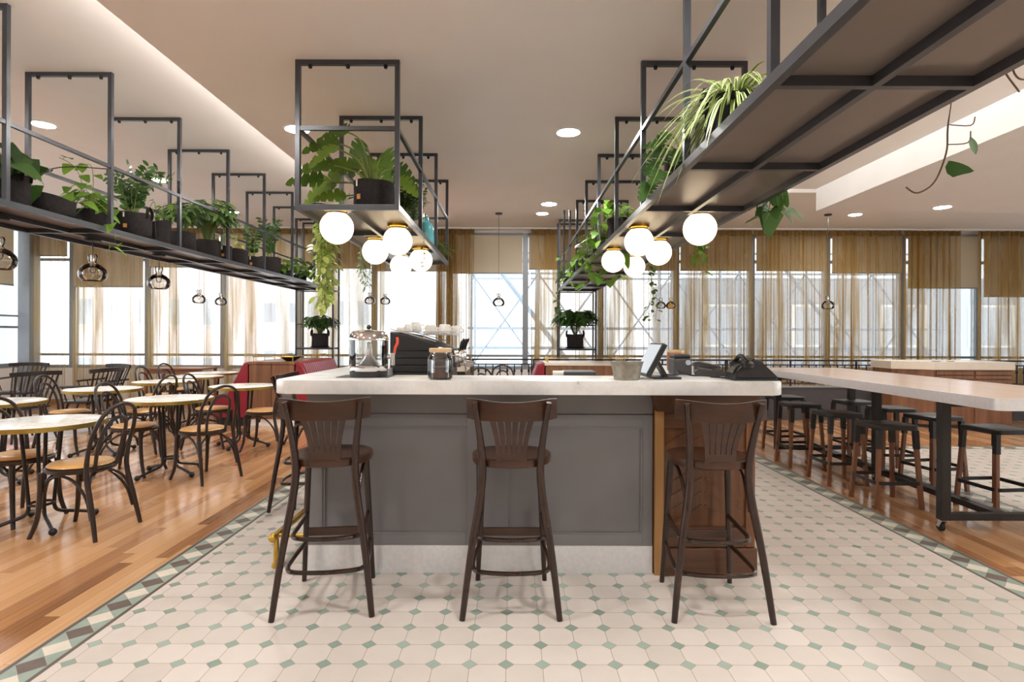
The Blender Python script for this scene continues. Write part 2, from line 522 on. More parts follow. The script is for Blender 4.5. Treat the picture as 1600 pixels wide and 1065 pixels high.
    def leaf(s, p, d, up, L, W, prof, droop=.3, fold=.18, seg=5):
        if s.uv is None: s.uv = s.bm.loops.layers.uv.new('UVMap')
        p, d, up = Vector(p), Vector(d).normalized(), Vector(up)
        sd = d.cross(up)
        if sd.length < 1e-3: sd = d.cross(Vector((1, .2, 0)))
        sd.normalize(); n = sd.cross(d).normalized()
        rows = []
        for i in range(seg + 1):
            t = i / seg
            c = p + d * (L * t); c.z -= droop * L * t * t
            w = W / 2 * prof(t)
            rows.append((s.bm.verts.new(c - sd * w + n * (fold * w)), s.bm.verts.new(c), s.bm.verts.new(c + sd * w + n * (fold * w))))
        for i in range(seg):
            for k in (0, 1):
                f = s.bm.faces.new((rows[i][k], rows[i][k + 1], rows[i + 1][k + 1], rows[i + 1][k]))
                for lp, (uu, vv) in zip(f.loops, ((k * .5, i / seg), (k * .5 + .5, i / seg), (k * .5 + .5, (i + 1) / seg), (k * .5, (i + 1) / seg))):
                    lp[s.uv].uv = (uu, vv)
        return s
    def build(s, name, mat, parent=None, smooth=True, angle=40, loc=None, keep_normals=False):
        if not keep_normals: bmesh.ops.recalc_face_normals(s.bm, faces=s.bm.faces[:])
        me = bpy.data.meshes.new(name); s.bm.to_mesh(me); s.bm.free()
        if smooth:
            me.polygons.foreach_set('use_smooth', [True] * len(me.polygons))
            me.set_sharp_from_angle(angle=math.radians(angle))
        o = bpy.data.objects.new(name, me); COL.objects.link(o)
        me.materials.append(mat)
        if parent: o.parent = parent
        if loc: o.location = loc
        return o

def tag(o, label, cat, group=None, kind=None):
    o['label'] = label; o['category'] = cat
    if group: o['group'] = group
    if kind: o['kind'] = kind
    return o
def thing(name, label, cat, loc=(0, 0, 0), rz=0.0, group=None):
    o = bpy.data.objects.new(name, None); COL.objects.link(o)
    o.empty_display_size = .1
    o.location = loc; o.rotation_euler = (0, 0, rz)
    return tag(o, label, cat, group)
def structure(o): o['kind'] = 'structure'; return o
def kids(o): return [c for c in bpy.data.objects if c.parent == o]
def copy_tree(o, loc, rz, label, group=None):
    r = o.copy(); COL.objects.link(r); r.location = loc; r.rotation_euler = (0, 0, rz); r['label'] = label
    if group: r['group'] = group
    for ch in CH[o.name]:
        c = ch.copy(); COL.objects.link(c); c.parent = r
        for g in CH.get(ch.name, []):
            d = g.copy(); COL.objects.link(d); d.parent = c
    return r
CH = {}
def remember(o):
    """note a prototype's parts and sub-parts once, so copies are cheap"""
    CH[o.name] = kids(o)
    for c in CH[o.name]: CH[c.name] = kids(c)
def px(x, y, Y):
    """a point at depth Y on the sight line of photo pixel (x, y)"""
    return Vector(((x - 800) * Y / 900, Y, 1.35 - (y - 525) * Y / 900))
# ================================================================== the setting
def rect(name, x0, x1, y0, y1, mat, z=0.0, th=.06):
    return structure(MB().span((x0, y0, z - th), (x1, y1, z)).build(name, mat, None, False))

BX0, BX1, Y_FAR = -2.05, 2.83, 7.17
rect('floor', -9.5, BX0, -5, 11.5, M['timber_floor'])
rect('floor', BX1, 3.85, -5, 11.5, M['timber_floor'])
rect('floor', BX0, BX1, Y_FAR, 11.5, M['timber_floor'])
rect('floor', 3.85, 12.0, Y_FAR, 11.5, M['timber_floor'])
rect('floor', BX0 + .18, BX1 - .18, -5, Y_FAR - .18, M['tile'])
rect('floor', 4.03, 12.0, -5, Y_FAR - .18, M['tile'])
structure(MB().span((-9.4, 3.0, 0), (-5.87, 9.7, .006)).build('floor_carpet', M['carpet'], None, False))
def border(name, x, y, rz, length):
    o = MB().span((0, 0, -.06), (length, .18, 0)).build(name, M['border'], None, False)
    o.location = (x, y, 0); o.rotation_euler = (0, 0, rz)
    return structure(o)
border('trim_1', BX0, Y_FAR, -PI / 2, Y_FAR + 5)
border('trim_2', BX1, -5, PI / 2, Y_FAR + 5)
border('trim_3', BX1 - .18, Y_FAR, PI, BX1 - BX0 - .36)
border('trim_4', 3.85, Y_FAR, -PI / 2, Y_FAR + 5)
border('trim_5', 12.0, Y_FAR, PI, 12 - 4.03)

# ceilings: the high one, a dropped island with cove lips, a lit bulkhead on the right
structure(MB().span((-9.6, -5, CEIL_HIGH), (12.1, 11.6, CEIL_HIGH + .1)).build('ceiling', M['ceiling_paint'], None, False))
structure(MB().span((-2.22, -5, CEIL_LOW), (2.22, 8.13, CEIL_LOW + .09)).build('ceiling_island', M['island_paint'], None, False))
structure(MB().span((4.30, -5, CEIL_LOW), (12.0, 8.13, CEIL_HIGH)).build('ceiling_bulkhead', M['island_paint'], None, False))
structure(MB().span((4.285, -5, CEIL_LOW), (4.299, 8.13, CEIL_HIGH - .001)).build('trim_6', M['white_paint'], None, False))
structure(MB().span((2.3, 8.13, CEIL_HIGH - .05), (4.29, 8.18, CEIL_HIGH)).build('trim_7', M['white_paint'], None, False))
for i, x in enumerate((-2.16, 2.16)):
    structure(MB().span((x - .02, -4.9, CEIL_LOW + .09), (x + .02, 8.0, CEIL_LOW + .105)).build('trim_%d' % (8 + i), M['cove' if i == 0 else 'cove_bright'], None, False))

# walls and glazing
structure(MB().span((-9.6, 11.27, 0), (12.1, 11.45, .70)).build('wall_back', M['white_paint'], None, False))
structure(MB().span((-9.6, 11.25, 3.36), (12.1, 11.45, CEIL_HIGH)).build('trim_10', M['white_paint'], None, False))
structure(MB().span((-9.62, -5, 0), (-9.45, 11.27, .72)).build('wall_left', M['white_paint'], None, False))
structure(MB().span((-9.6, -5.15, 0), (12.1, -5.0, CEIL_HIGH)).build('wall_front', M['wall_paint'], None, False))
structure(MB().span((11.95, -5, 0), (12.1, 11.27, .72)).build('wall_right', M['white_paint'], None, False))
structure(MB().span((-9.44, 11.0, 0), (-9.22, 11.26, CEIL_HIGH)).build('trim_11', M['frame_grey'], None, False))
structure(MB().span((-9.2, 11.22, 0), (11.9, 11.265, .09)).build('baseboard_back', M['oak_light'], None, False))

MULL = [-8.63 + 1.48 * k for k in range(14)]
edges_x = [-9.45] + MULL + [11.95]
for i in range(len(edges_x) - 1):
    a, b = edges_x[i], edges_x[i + 1]
    w = MB()
    w.span((a - .045, 11.28, .70), (a + .045, 11.42, 3.36))
    w.span((a + .045, 11.28, .70), (b - .045, 11.42, .76))
    w.span((a + .045, 11.31, .94), (b - .045, 11.39, .985))
    w.span((a + .045, 11.31, 2.80), (b - .045, 11.39, 2.85))
    w.span((a + .045, 11.28, 3.30), (b - .045, 11.42, 3.36))
    w.span((a + .046, 11.29, .76), (a + .066, 11.31, 3.30))
    wo = structure(w.build('window_%d' % (i + 1), M['frame_grey'], None, False))
    MB().span((a + .046, 11.345, .765), (b - .046, 11.353, 3.295)).build('window_pane', M['pane'], wo, False)
n0 = len(edges_x)
for side, X in (('left', -9.53), ('right', 12.02)):
    ys = [-5 + 1.63 * k for k in range(11)]
    for i in range(10):
        a, b = ys[i], ys[i + 1] - .0
        b = min(b, 11.25)
        w = MB()
        w.span((X - .06, a - .04, .72), (X + .06, a + .04, 3.44))
        w.span((X - .06, a + .04, .72), (X + .06, b - .04, .80))
        w.span((X - .04, a + .04, 1.47), (X + .04, b - .04, 1.51))
        w.span((X - .04, a + .04, 1.69), (X + .04, b - .04, 1.72))
        w.span((X - .06, a + .04, 3.36), (X + .06, b - .04, 3.44))
        wo = structure(w.build('window_%d' % n0, M['frame_grey'], None, False)); n0 += 1
        MB().span((X - .004, a + .041, .80), (X + .004, b - .041, 3.36)).build('window_pane', M['pane'], wo, False)

# roller blinds, one a bay
BLIND = [(0, 2.90), (1, 2.30), (2, 2.69), (3, 2.69), (4, 2.68), (5, 2.63), (6, 2.59), (7, 2.67), (8, 2.66), (9, 2.66), (10, 2.66), (11, 2.62), (12, 2.33), (13, 2.17), (14, 2.17)]
BLAB = {1: 'cream roller blind at the second bay from the left corner, pulled lower than its neighbours',
        0: 'narrow cream roller blind at the window bay in the left corner', 2: 'cream roller blind behind the two small glass pendants on the left',
        3: 'cream roller blind behind the far end of the left hanging shelf', 4: 'cream roller blind behind the tall rack on the left',
        5: 'cream roller blind behind the cluster of globe lamps left of centre', 6: 'uncurtained cream roller blind behind the lone pendant at the centre',
        7: 'cream roller blind behind the tall rack on the right', 8: 'cream roller blind behind the globe lamps of the right shelf',
        9: 'cream roller blind above the till screen, under the heart-leaf vine', 10: 'cream roller blind above the desk telephone',
        11: 'cream roller blind left of the half-drawn one, behind the right pendant', 12: 'cream roller blind pulled halfway above the white-topped cabinet, partly uncurtained',
        13: 'cream roller blind at the far right edge of the photo, pulled lowest', 14: 'cream roller blind in the right corner beyond the photo edge'}
for i, zb in BLIND:
    a, b = edges_x[i] + .07, edges_x[i + 1] - .05
    o = thing('roller_blind', BLAB[i], 'blind', ((a + b) / 2, 11.235, 3.34), 0, 'roller blinds along the window wall')
    h = (b - a) / 2
    MB().span((-h, -.002, zb - 3.34), (h, .002, 0)).build('blind_cloth', M['blind'], o, False)
    MB().span((-h, -.008, zb - 3.365), (h, .008, zb - 3.34)).build('bottom_bar', M['frame_grey'], o, False)
    MB().tube([(-h, 0, .0), (h, 0, .0)], .022, 10).build('roller', M['frame_grey'], o)
o = thing('roller_blind', 'pale roller blind on the side wall window at the left edge of the photo', 'blind', (-9.42, 10.1, 3.34), 0)
MB().span((-.002, -.72, -1.05), (.002, .78, 0)).build('blind_cloth', M['blind'], o, False)
MB().span((-.008, -.72, -1.075), (.008, .78, -1.05)).build('bottom_bar', M['frame_grey'], o, False)
MB().tube([(0, -.72, 0), (0, .78, 0)], .022, 10).build('roller', M['frame_grey'], o)

# sheer curtains
def curtain(x0, x1, folds, label, seed, mat='sheer', amp=.05, y=11.08, over=.0, flare=0.0):
    rnd = random.Random(seed)
    ph = [rnd.random() * 6.28 for _ in range(4)]
    W = x1 - x0; k = folds
    def P(u, v):
        z = .04 + (3.40 - .04) * v
        g = 1.0 - .35 * v
        a = 2 * PI * k * u
        wob = .5 * math.sin(2 * PI * u * k * .37 + ph[0]) + .35 * math.sin(2 * PI * u * k * .61 + ph[1])
        yy = amp * g * (math.sin(a + ph[2]) * (.75 + .35 * wob)) + .012 * math.sin(3 * a + ph[3])
        xx = (u - .5) * W * (1 + flare * (1 - v)) + over * g * math.sin(2 * a + ph[2] * 2) * (1 + .6 * wob) + .025 * (1 - v) * wob
        return (xx, yy, z)
    o = thing('sheer_curtain', label, 'curtain', ((x0 + x1) / 2, y, 0), 0, 'ochre sheer curtains along the window wall')
    MB().grid(P, max(12, int(k * 14)), 10).build('curtain_cloth', M[mat], o, True, 180, keep_normals=True)
    def H(u, v):
        q = P(u, .973 + .027 * v); return (q[0], q[1] - .004, q[2])
    MB().grid(H, max(12, int(k * 14)), 1).build('header_tape', M['header_tape'], o, True, 180, keep_normals=True)
    return o
def cpx(a, b, *r, **k): curtain((a - 800) * 11.08 / 900, (b - 800) * 11.08 / 900, *r, **k)
cpx(42, 104, 5, 'narrow pale sheer curtain gathered by the grey column in the left corner', 1, 'sheer_open', .05, over=.022)
cpx(112, 229, 8, 'ochre sheer curtain behind the largest glass pendant on the left', 2, 'sheer_open', .045, over=.02)
cpx(231, 348, 8, 'ochre sheer curtain behind the two small pendants left of the booth', 3, 'sheer_open', .045, over=.02)
cpx(350, 470, 8, 'ochre sheer curtain behind the red booth end', 4, 'sheer_open', .045, over=.02)
cpx(472, 602, 8, 'ochre sheer curtain behind the left plant rack', 5, 'sheer', .045, over=.02)
cpx(682, 710, 7, 'ochre curtain drawn into a dense bundle above the coffee machine', 6, 'sheer', .07, over=.03)
cpx(711, 741, 4, 'ochre sheer curtain edge just right of the dense bundle above the portafilters', 16, 'sheer', .05, over=.02)
cpx(828, 938, 8, 'ochre sheer curtain behind the right plant rack', 7, 'sheer', .05, over=.022)
cpx(940, 1056, 9, 'ochre sheer curtain behind the till screen', 8, 'sheer', .05, over=.022)
cpx(1058, 1174, 9, 'ochre sheer curtain right of the till screen, under the heart-leaf vine', 9, 'sheer', .05, over=.022)
cpx(1176, 1290, 9, 'ochre sheer curtain behind the far end of the long bench table', 10, 'sheer', .05, over=.022)
cpx(1292, 1408, 9, 'ochre sheer curtain beside the right glass pendant', 11, 'sheer', .05, over=.022)
cpx(1410, 1499, 9, 'ochre sheer curtain ending above the white-topped cabinet', 12, 'sheer', .055, over=.026)
cpx(1526, 1680, 10, 'ochre sheer curtain at the far right edge of the photo', 13, 'sheer', .055, over=.024)
structure(MB().span((-9.2, 11.02, 3.405), (11.9, 11.14, 3.435)).build('trim_12', M['white_paint'], None, False))

# low dark wall with the iron railing on it
structure(MB().span((-2.62, 9.40, 0), (11.9, 9.56, .53)).build('wall_low', M['low_wall'], None, False))
structure(MB().span((-2.64, 9.38, .53), (11.9, 9.58, .548)).build('trim_13', M['frame_grey'], None, False))
def railing(x0, x1, label):
    o = thing('iron_railing', label, 'railing', ((x0 + x1) / 2, 9.48, .548), 0, 'black iron railing sections on the low wall')
    h = (x1 - x0) / 2 - .003
    MB().bar((-h, 0, .420), (h, 0, .420), .045, .026).build('top_rail', M['black_iron'], o, False)
    MB().bar((-h, 0, .345), (h, 0, .345), .026, .018).build('middle_rail', M['black_iron'], o, False)
    MB().bar((-h, 0, .045), (h, 0, .045), .026, .018).build('bottom_rail', M['black_iron'], o, False)
    for s in (-1, 1):
        for f in ((1, .37) if True else ()):
            MB().bar((s * h * (1 if f == 1 else .34) - (s * .012 if f == 1 else 0), 0, 0), (s * h * (1 if f == 1 else .34) - (s * .012 if f == 1 else 0), 0, .42), .024).build('post', M['black_iron'], o, False)
    n = int((x1 - x0) / .117)
    for k in range(n):
        x = -h + (k + .5) * 2 * h / n
        b = MB().tube([(x, 0, .045), (x, 0, .345)], .0095, 6)
        b.lathe([(.0, -.03), (.013, -.028), (.020, 0), (.013, .028), (0, .03)], 8, (x, 0, .235))
        b.build('baluster', M['black_iron'], o)
railing(-2.62, .34, 'black iron railing section behind the coffee machine and jar')
railing(.34, 3.53, 'black iron railing section behind the till screen and telephone')
railing(3.53, 6.72, 'black iron railing section above the far bar stools, left of the white-topped cabinet')
railing(6.72, 9.9, 'black iron railing section behind the white-topped cabinet at the right')

# recessed ceiling lights
def downlight(x, y, z, label):
    o = thing('ceiling_light', label, 'ceiling light', (x, y, z), 0, 'round recessed ceiling lights')
    t = MB(); t.cap = False; t.lathe([(.099, 0), (.120, 0), (.120, -.006), (.099, -.008), (.099, 0)], 28); t.build('trim_ring', M['white_paint'], o)
    MB().lathe([(0, -.004), (.098, -.004), (.098, -.001)], 28).build('diffuser', M['led'], o)
for x, y, z, lb in [
    (.485, 5.02, CEIL_LOW, 'round recessed ceiling light at the centre of the photo, largest of those in view'),
    (.49, 7.74, CEIL_LOW, 'round recessed ceiling light near the far edge of the dropped ceiling, above the curtain gap'),
    (.51, 9.80, CEIL_HIGH, 'smallest round ceiling light, just below the one at the dropped ceiling edge'),
    (-1.86, 4.97, CEIL_LOW, 'round recessed ceiling light seen behind the left post of the monstera frame'),
    (-1.86, 7.74, CEIL_LOW, 'round recessed ceiling light hidden behind the monstera'),
    (-4.67, 5.73, CEIL_HIGH, 'round recessed ceiling light inside the nearest whole frame of the left shelf'),
    (-4.75, 7.77, CEIL_HIGH, 'round recessed ceiling light glowing behind the glossy upright plant'),
    (-4.74, 9.75, CEIL_HIGH, 'small round ceiling light behind the umbrella plant on the left shelf'),
    (5.86, 7.85, CEIL_LOW, 'round recessed ceiling light at the right edge of the photo'),
    (5.83, 9.80, CEIL_HIGH, 'small round ceiling light right of the right pendant rose'),
    (-1.86, 2.25, CEIL_LOW, 'round recessed ceiling light above the camera, left'),
    (.49, 2.25, CEIL_LOW, 'round recessed ceiling light above the camera, right of centre'),
    (-1.86, -.6, CEIL_LOW, 'round recessed ceiling light behind the camera, left'),
    (.49, -.6, CEIL_LOW, 'round recessed ceiling light behind the camera, right of centre'),
    (5.86, 5.0, CEIL_LOW, 'round recessed ceiling light over the right tiled floor'),
    (5.86, 2.2, CEIL_LOW, 'round recessed ceiling light over the right tiled floor, nearer the camera'),
    (3.3, 3.3, CEIL_HIGH, 'round fill light added in the lit recess above the long table, hidden by the shelf'),  # recess lights are unseen extras, added to even out the right floor
    (3.3, .8, CEIL_HIGH, 'round fill light added in the lit recess, beside the camera'),
    (3.3, -1.7, CEIL_HIGH, 'round fill light added in the lit recess, behind the camera'),
    (5.86, -.6, CEIL_LOW, 'round fill light added behind the camera, far right'),  # unseen extra lamp, added to lift the brightness of the right side
    (-4.7, 3.2, CEIL_HIGH, 'round recessed ceiling light over the nearest round table, out of frame'),
    (-4.7, .6, CEIL_HIGH, 'round recessed ceiling light left of the camera'),
    (-7.4, 7.77, CEIL_HIGH, 'round recessed ceiling light over the carpet'),
    (-7.4, 4.2, CEIL_HIGH, 'round recessed ceiling light over the near carpet edge')]:
    downlight(x, y, z, lb)

# ------------------------------------------------------------------ outside the windows
def office(name, label, x0, x1, y, h, mat, nx, nz, z0=-3.0):
    o = thing(name, label, 'building', ((x0 + x1) / 2, y, z0), 0)
    w = (x1 - x0) / 2
    MB().span((-w, 0, 0), (w, 4, h)).build('facade', mat, o, False)
    for i in range(nx):
        for j in range(nz):
            cx = -w + (i + .5) * 2 * w / nx; cz = 1.2 + (j + .5) * (h - 1.6) / nz
            f = MB().span((cx - w / nx * .52, -.06, cz - .7), (cx + w / nx * .52, .02, cz + .7)).build('window', M['white_paint'], o, False)
            MB().span((cx - w / nx * .44, -.075, cz - .62), (cx + w / nx * .44, -.062, cz + .62)).build('pane', M['win_dark'], f, False)
office('office_building', 'pale office building outside, behind the left curtains', -26, -11.5, 37, 20, M['render_wall'], 9, 6)
office('brick_building', 'washed-out pink brick building outside, seen between the left curtains', -21.5, -14, 28, 13, M['brick_pink'], 5, 4)
office('office_building', 'pale rendered building outside, above the coffee machine', -11, -3.2, 30, 16, M['render_wall'], 6, 5)
def scaffold():
    o = thing('scaffold', 'pale galvanised scaffold tower with diagonal braces outside the centre and right windows', 'scaffold', (3.6, 14.2, -2.0), 0)
    xs = [-4.6 + 1.65 * k for k in range(8)]
    for dy in (0, 1.3):
        for x in xs: MB().tube([(x, dy, 0), (x, dy, 7.5)], .03, 8).build('upright', M['scaffold_tube'], o)
        for z in (2.55, 3.05, 3.55, 4.9, 5.4): MB().tube([(-4.7, dy, z), (7.2, dy, z)], .026 if z != 2.55 else .05, 8).build('ledger', M['scaffold_tube'], o)
    for k in range(7):
        a, b = xs[k], xs[k + 1]
        for z0, z1 in (((2.6, 4.9), (4.9, 2.6)) if k % 2 else ((4.9, 2.6), (2.6, 4.9))):
            MB().tube([(a, .05, z0), (b, .05, z1)], .022, 8).build('brace', M['scaffold_tube'], o)
    MB().tube([(-4.4, -.12, 5.6), (-1.9, -.12, 2.3)], .06, 8).build('raker', M['scaffold_tube'], o)
    MB().tube([(2.6, -.12, 5.6), (5.2, -.12, 2.3)], .05, 8).build('raker', M['scaffold_tube'], o)
    MB().span((-4.7, .0, 2.47), (7.2, 1.3, 2.53)).build('deck', M['scaffold_tube'], o, False)
scaffold()
office('office_building', 'pale grey concourse building outside, behind the right curtains', 5.6, 26, 19, 6.3, M['concourse_grey'], 7, 2)
# ================================================================== hanging plant shelves
def box_sect(w, h=None):
    h = h or w
    return [(-w / 2, -h / 2), (w / 2, -h / 2), (w / 2, h / 2), (-w / 2, h / 2)]
SH_Z, SH_RAIL = 2.16, 2.69
def hanging_shelf(name, label, x0, x1, frames, ceil_at, end_rails, pend=()):
    """frames: depths of the hanger frames; the tray runs from the first to the last"""
    y0, y1 = frames[0], frames[-1]
    o = thing(name, label, 'shelf', ((x0 + x1) / 2, y0, SH_Z), 0)
    w = (x1 - x0) / 2; L = y1 - y0; T = .03; st = M['steel_paint']
    for f in frames:
        y = f - y0; zt = ceil_at(f) - SH_Z
        b = MB()
        for s in (-1, 1): b.span((s * w - T / 2, y - T / 2, .04), (s * w + T / 2, y + T / 2, zt - T))
        b.span((-w - T / 2, y - T / 2, zt - T), (w + T / 2, y + T / 2, zt))
        fr = b.build('hanger_frame', st, o, False)
        for q in (-.76, 0, .76):
            MB().lathe([(0, zt - T - .022), (.011, zt - T - .020), (.014, zt - T - .006), (.014, zt - T)], 10, (q * w, y, 0)).build('bolt', M['bolt'], fr)
    for s in (-1, 1):
        MB().span((s * w - .012, T / 2, SH_RAIL - SH_Z - .013), (s * w + .012, L - T / 2, SH_RAIL - SH_Z + .013)).build('side_rail', st, o, False)
        MB().span((s * w - T / 2, -T / 2, 0), (s * w + T / 2, L + T / 2, .04)).build('edge_beam', st, o, False)
    for e in end_rails:
        y = 0 if e == 0 else L
        MB().span((-w + T / 2, y - .012, SH_RAIL - SH_Z - .013), (w - T / 2, y + .012, SH_RAIL - SH_Z + .013)).build('end_rail', st, o, False)
    for f in frames:
        y = f - y0
        MB().span((-w + T / 2, y - .014, 0), (w - T / 2, y + .014, .034)).build('cross_beam', st, o, False)
    for a, b in zip(frames, frames[1:]):
        MB().span((-.014, a - y0 + .014, 0), (.014, b - y0 - .014, .034)).build('middle_beam', st, o, False)
    MB().span((-w + T / 2, 0, .034), (w - T / 2, L, .040)).build('shelf_sheet', M['shelf_sheet'], o, False)
    return o
ceil_left = lambda y: CEIL_HIGH
ceil_mid = lambda y: CEIL_LOW if y < 8.13 else CEIL_HIGH
LX0, LX1 = -3.87, -3.21
MX0, MX1 = -1.39, -.747
RX0, RX1 = .845, 1.50
hanging_shelf('hanging_shelf', 'long charcoal steel shelf hung from the high ceiling over the round tables', LX0, LX1, [1.75, 2.70, 3.65, 4.60, 5.55, 6.50, 7.45, 8.40, 9.35, 10.30], ceil_left, ())
hanging_shelf('hanging_shelf', 'short charcoal steel shelf above the bar with the monstera on its near end', MX0, MX1, [3.73, 4.68, 5.63, 6.58], ceil_mid, (0, 1))
hanging_shelf('hanging_shelf', 'long charcoal steel shelf coming overhead from the upper right corner of the photo', RX0, RX1, [.0, .93, 1.87, 2.80, 3.73, 4.68, 5.63, 6.58, 7.53, 8.45, 9.40, 10.30], ceil_mid, (1,))

def rack(x0, x1, label):
    o = thing('plant_rack', label, 'rack', ((x0 + x1) / 2, 10.50, 0), 0, 'tall steel plant racks')
    w = (x1 - x0) / 2; st = M['steel_paint']
    for y in (-.17, .17):
        b = MB()
        for s in (-1, 1): b.span((s * w - .014, y - .014, 0), (s * w + .014, y + .014, CEIL_HIGH - .03))
        b.span((-w - .014, y - .014, CEIL_HIGH - .03), (w + .014, y + .014, CEIL_HIGH))
        b.build('upright_frame', st, o, False)
    for z in (.55, 1.12):
        b = MB().span((-w + .014, -.155, z), (w - .014, .155, z + .012))
        b.span((-w, -.184, z - .02), (w, -.156, z + .012)); b.span((-w, .156, z - .02), (w, .184, z + .012))
        b.build('shelf_plate', st, o, False)
    for z in (1.55, 2.165):
        b = MB()
        for y in (-.17, .17): b.span((-w + .014, y - .010, z - .010), (w - .014, y + .010, z + .010))
        for s in (-1, 1): b.span((s * w - .010, -.156, z - .010), (s * w + .010, .156, z + .010))
        b.build('tie_bar', st, o, False)
rack(LX0, LX1, 'tall charcoal steel plant rack at the end of the left shelf, behind the red booth')
rack(RX0, RX1, 'tall charcoal steel plant rack at the end of the right shelf, behind the zinc bucket')

# ------------------------------------------------------------------ globe lamps under the two bar shelves
def globe(x, y, label):
    o = thing('globe_lamp', label, 'lamp', (x, y, SH_Z + .034), 0, 'opal globe lamps under the bar shelves')
    MB().lathe([(0, 0), (.078, 0), (.078, -.018), (.066, -.026), (.066, -.034)], 28).build('brass_cap', M['brass'], o)
    r = .110; cz = -.034 - math.sqrt(r * r - .062 ** 2)
    MB().ball((0, 0, cz), r, 32).build('glass_globe', M['globe'], o)
for side, cx, tx in (('left', -1.0, 'monstera shelf'), ('right', 1.1, 'right bar shelf')):
    for k, (dx, y, lb) in enumerate([(-.17 if side == 'left' else .15, 3.84, 'nearest and largest white globe lamp under the %s'), (.13 if side == 'left' else -.14, 4.37, 'second nearest white globe lamp under the %s'),
                      (-.17 if side == 'left' else .15, 4.92, 'third white globe lamp from the near end of the %s'), (.13 if side == 'left' else -.14, 5.48, 'fourth white globe lamp from the near end of the %s'),
                      (-.14 if side == 'left' else .15, 5.90, 'farthest white globe lamp under the %s')]):
        globe(cx + dx, y, lb % tx)

# ------------------------------------------------------------------ glass pendants
def pendant_proto():
    o = thing('pendant_lamp', 'proto', 'pendant lamp', (0, 0, 0), 0, 'blown glass pendant lamps')
    MB().lathe([(0, 0), (.055, 0), (.055, -.02), (.02, -.026), (0, -.026)], 20).build('ceiling_rose', M['black_iron'], o)
    return o
def pendant(x, y, ztop, zbot, label, mat='smoke_glass', r=.105):
    o = thing('pendant_lamp', label, 'pendant lamp', (x, y, ztop), 0, 'blown glass pendant lamps')
    MB().lathe([(0, 0), (.06, 0), (.06, -.02), (.02, -.026), (0, -.026)], 20).build('ceiling_rose', M['black_iron'], o)
    d = zbot - ztop; k = r / .105
    MB().tube([(0, 0, -.026), (0, 0, d + .222 * k)], .0035, 6).build('cord', M['black_plastic'], o)
    sh = MB(); sh.cap = False
    sh.lathe([(.012, .225), (.030, .222), (.036, .205), (.034, .175), (.026, .158), (.034, .145), (.068, .128), (.096, .095), (.105, .060), (.098, .025), (.078, .002), (.070, 0), (.074, .006), (.092, .028), (.099, .060), (.090, .092), (.064, .122), (.030, .140)], 32)
    for v in sh.bm.verts: v.co *= k; v.co.z += d
    sh.build('glass_shade', M[mat], o)
    MB().lathe([(0, d + .215 * k), (.014, d + .215 * k), (.016, d + .17 * k), (.012, d + .15 * k), (0, d + .15 * k)], 12).build('lamp_holder', M['chrome'], o)
    MB().ball((0, 0, d + .095 * k), .028 * k, 14, 1.25).build('bulb', M['smoke_glass'], o)
XC = (LX0 + LX1) / 2
zs = SH_Z - .001
pendant(XC, 3.97, zs, 1.80, 'smoked glass pendant lamp cut by the left edge of the photo')
pendant(XC, 4.86, zs, 1.805, 'large smoked glass pendant lamp under the left shelf, with a pothos tip hanging over it')
pendant(XC, 5.77, zs, 1.812, 'smoked glass pendant lamp under the left shelf, right of the large one')
pendant(-5.11, 9.4, CEIL_HIGH, 1.87, 'small clear glass pendant lamp left of the pair before the left windows')
pendant(-4.75, 9.4, CEIL_HIGH, 1.84, 'small clear glass pendant lamp in front of the pale mullion, right of its pair', r=.095)
pendant(-2.42, 9.8, CEIL_HIGH, 1.89, 'small glass pendant lamp above the dispenser, left of the pair', r=.09)
pendant(-2.18, 9.9, CEIL_HIGH, 1.89, 'small glass pendant lamp above the dispenser, right of the pair', r=.09)
pendant(-.23, 9.8, CEIL_HIGH, 1.86, 'glass pendant lamp alone in the middle of the curtain gap')
pendant(2.53, 9.8, CEIL_HIGH, 1.83, 'small grey glass pendant lamp above the till screen', r=.085)
pendant(2.70, 9.8, CEIL_HIGH, 1.83, 'small amber glass pendant lamp above the till screen', 'amber_glass', r=.085)
pendant(5.37, 9.8, CEIL_HIGH, 1.83, 'glass pendant lamp hanging alone before the right curtains')

# ================================================================== the bar
CT = 1.117
def rounded(poly, rad):
    """round chosen corners of a polygon: poly = [(x, y, r)]"""
    out = []; n = len(poly)
    for i, (x, y, r) in enumerate(poly):
        if r <= 0: out.append((x, y)); continue
        p = Vector((x, y)); a = (Vector(poly[i - 1][:2]) - p).normalized(); b = (Vector(poly[(i + 1) % n][:2]) - p).normalized()
        c = p + (a + b) * r
        s, e = p + a * r, p + b * r
        a0 = math.atan2(s.y - c.y, s.x - c.x); a1 = math.atan2(e.y - c.y, e.x - c.x)
        d = (a1 - a0 + PI) % (2 * PI) - PI
        for k in range(7): out.append((c.x + r * math.cos(a0 + d * k / 6), c.y + r * math.sin(a0 + d * k / 6)))
    return out
poly = [(-1.25, 3.0, .07), (1.43, 3.0, .07), (1.43, 4.7, 0), (.97, 4.7, 0), (.97, 3.42, 0), (-.87, 3.42, 0), (-.87, 6.0, 0), (-1.25, 6.0, 0)]
tag(MB().prism(rounded(poly, 0), 1.045, CT, 'XY', .006).build('countertop', M['counter'], None, True, 30), 'pale pewter bar countertop with rounded corners on the grey and oak bar', 'countertop')

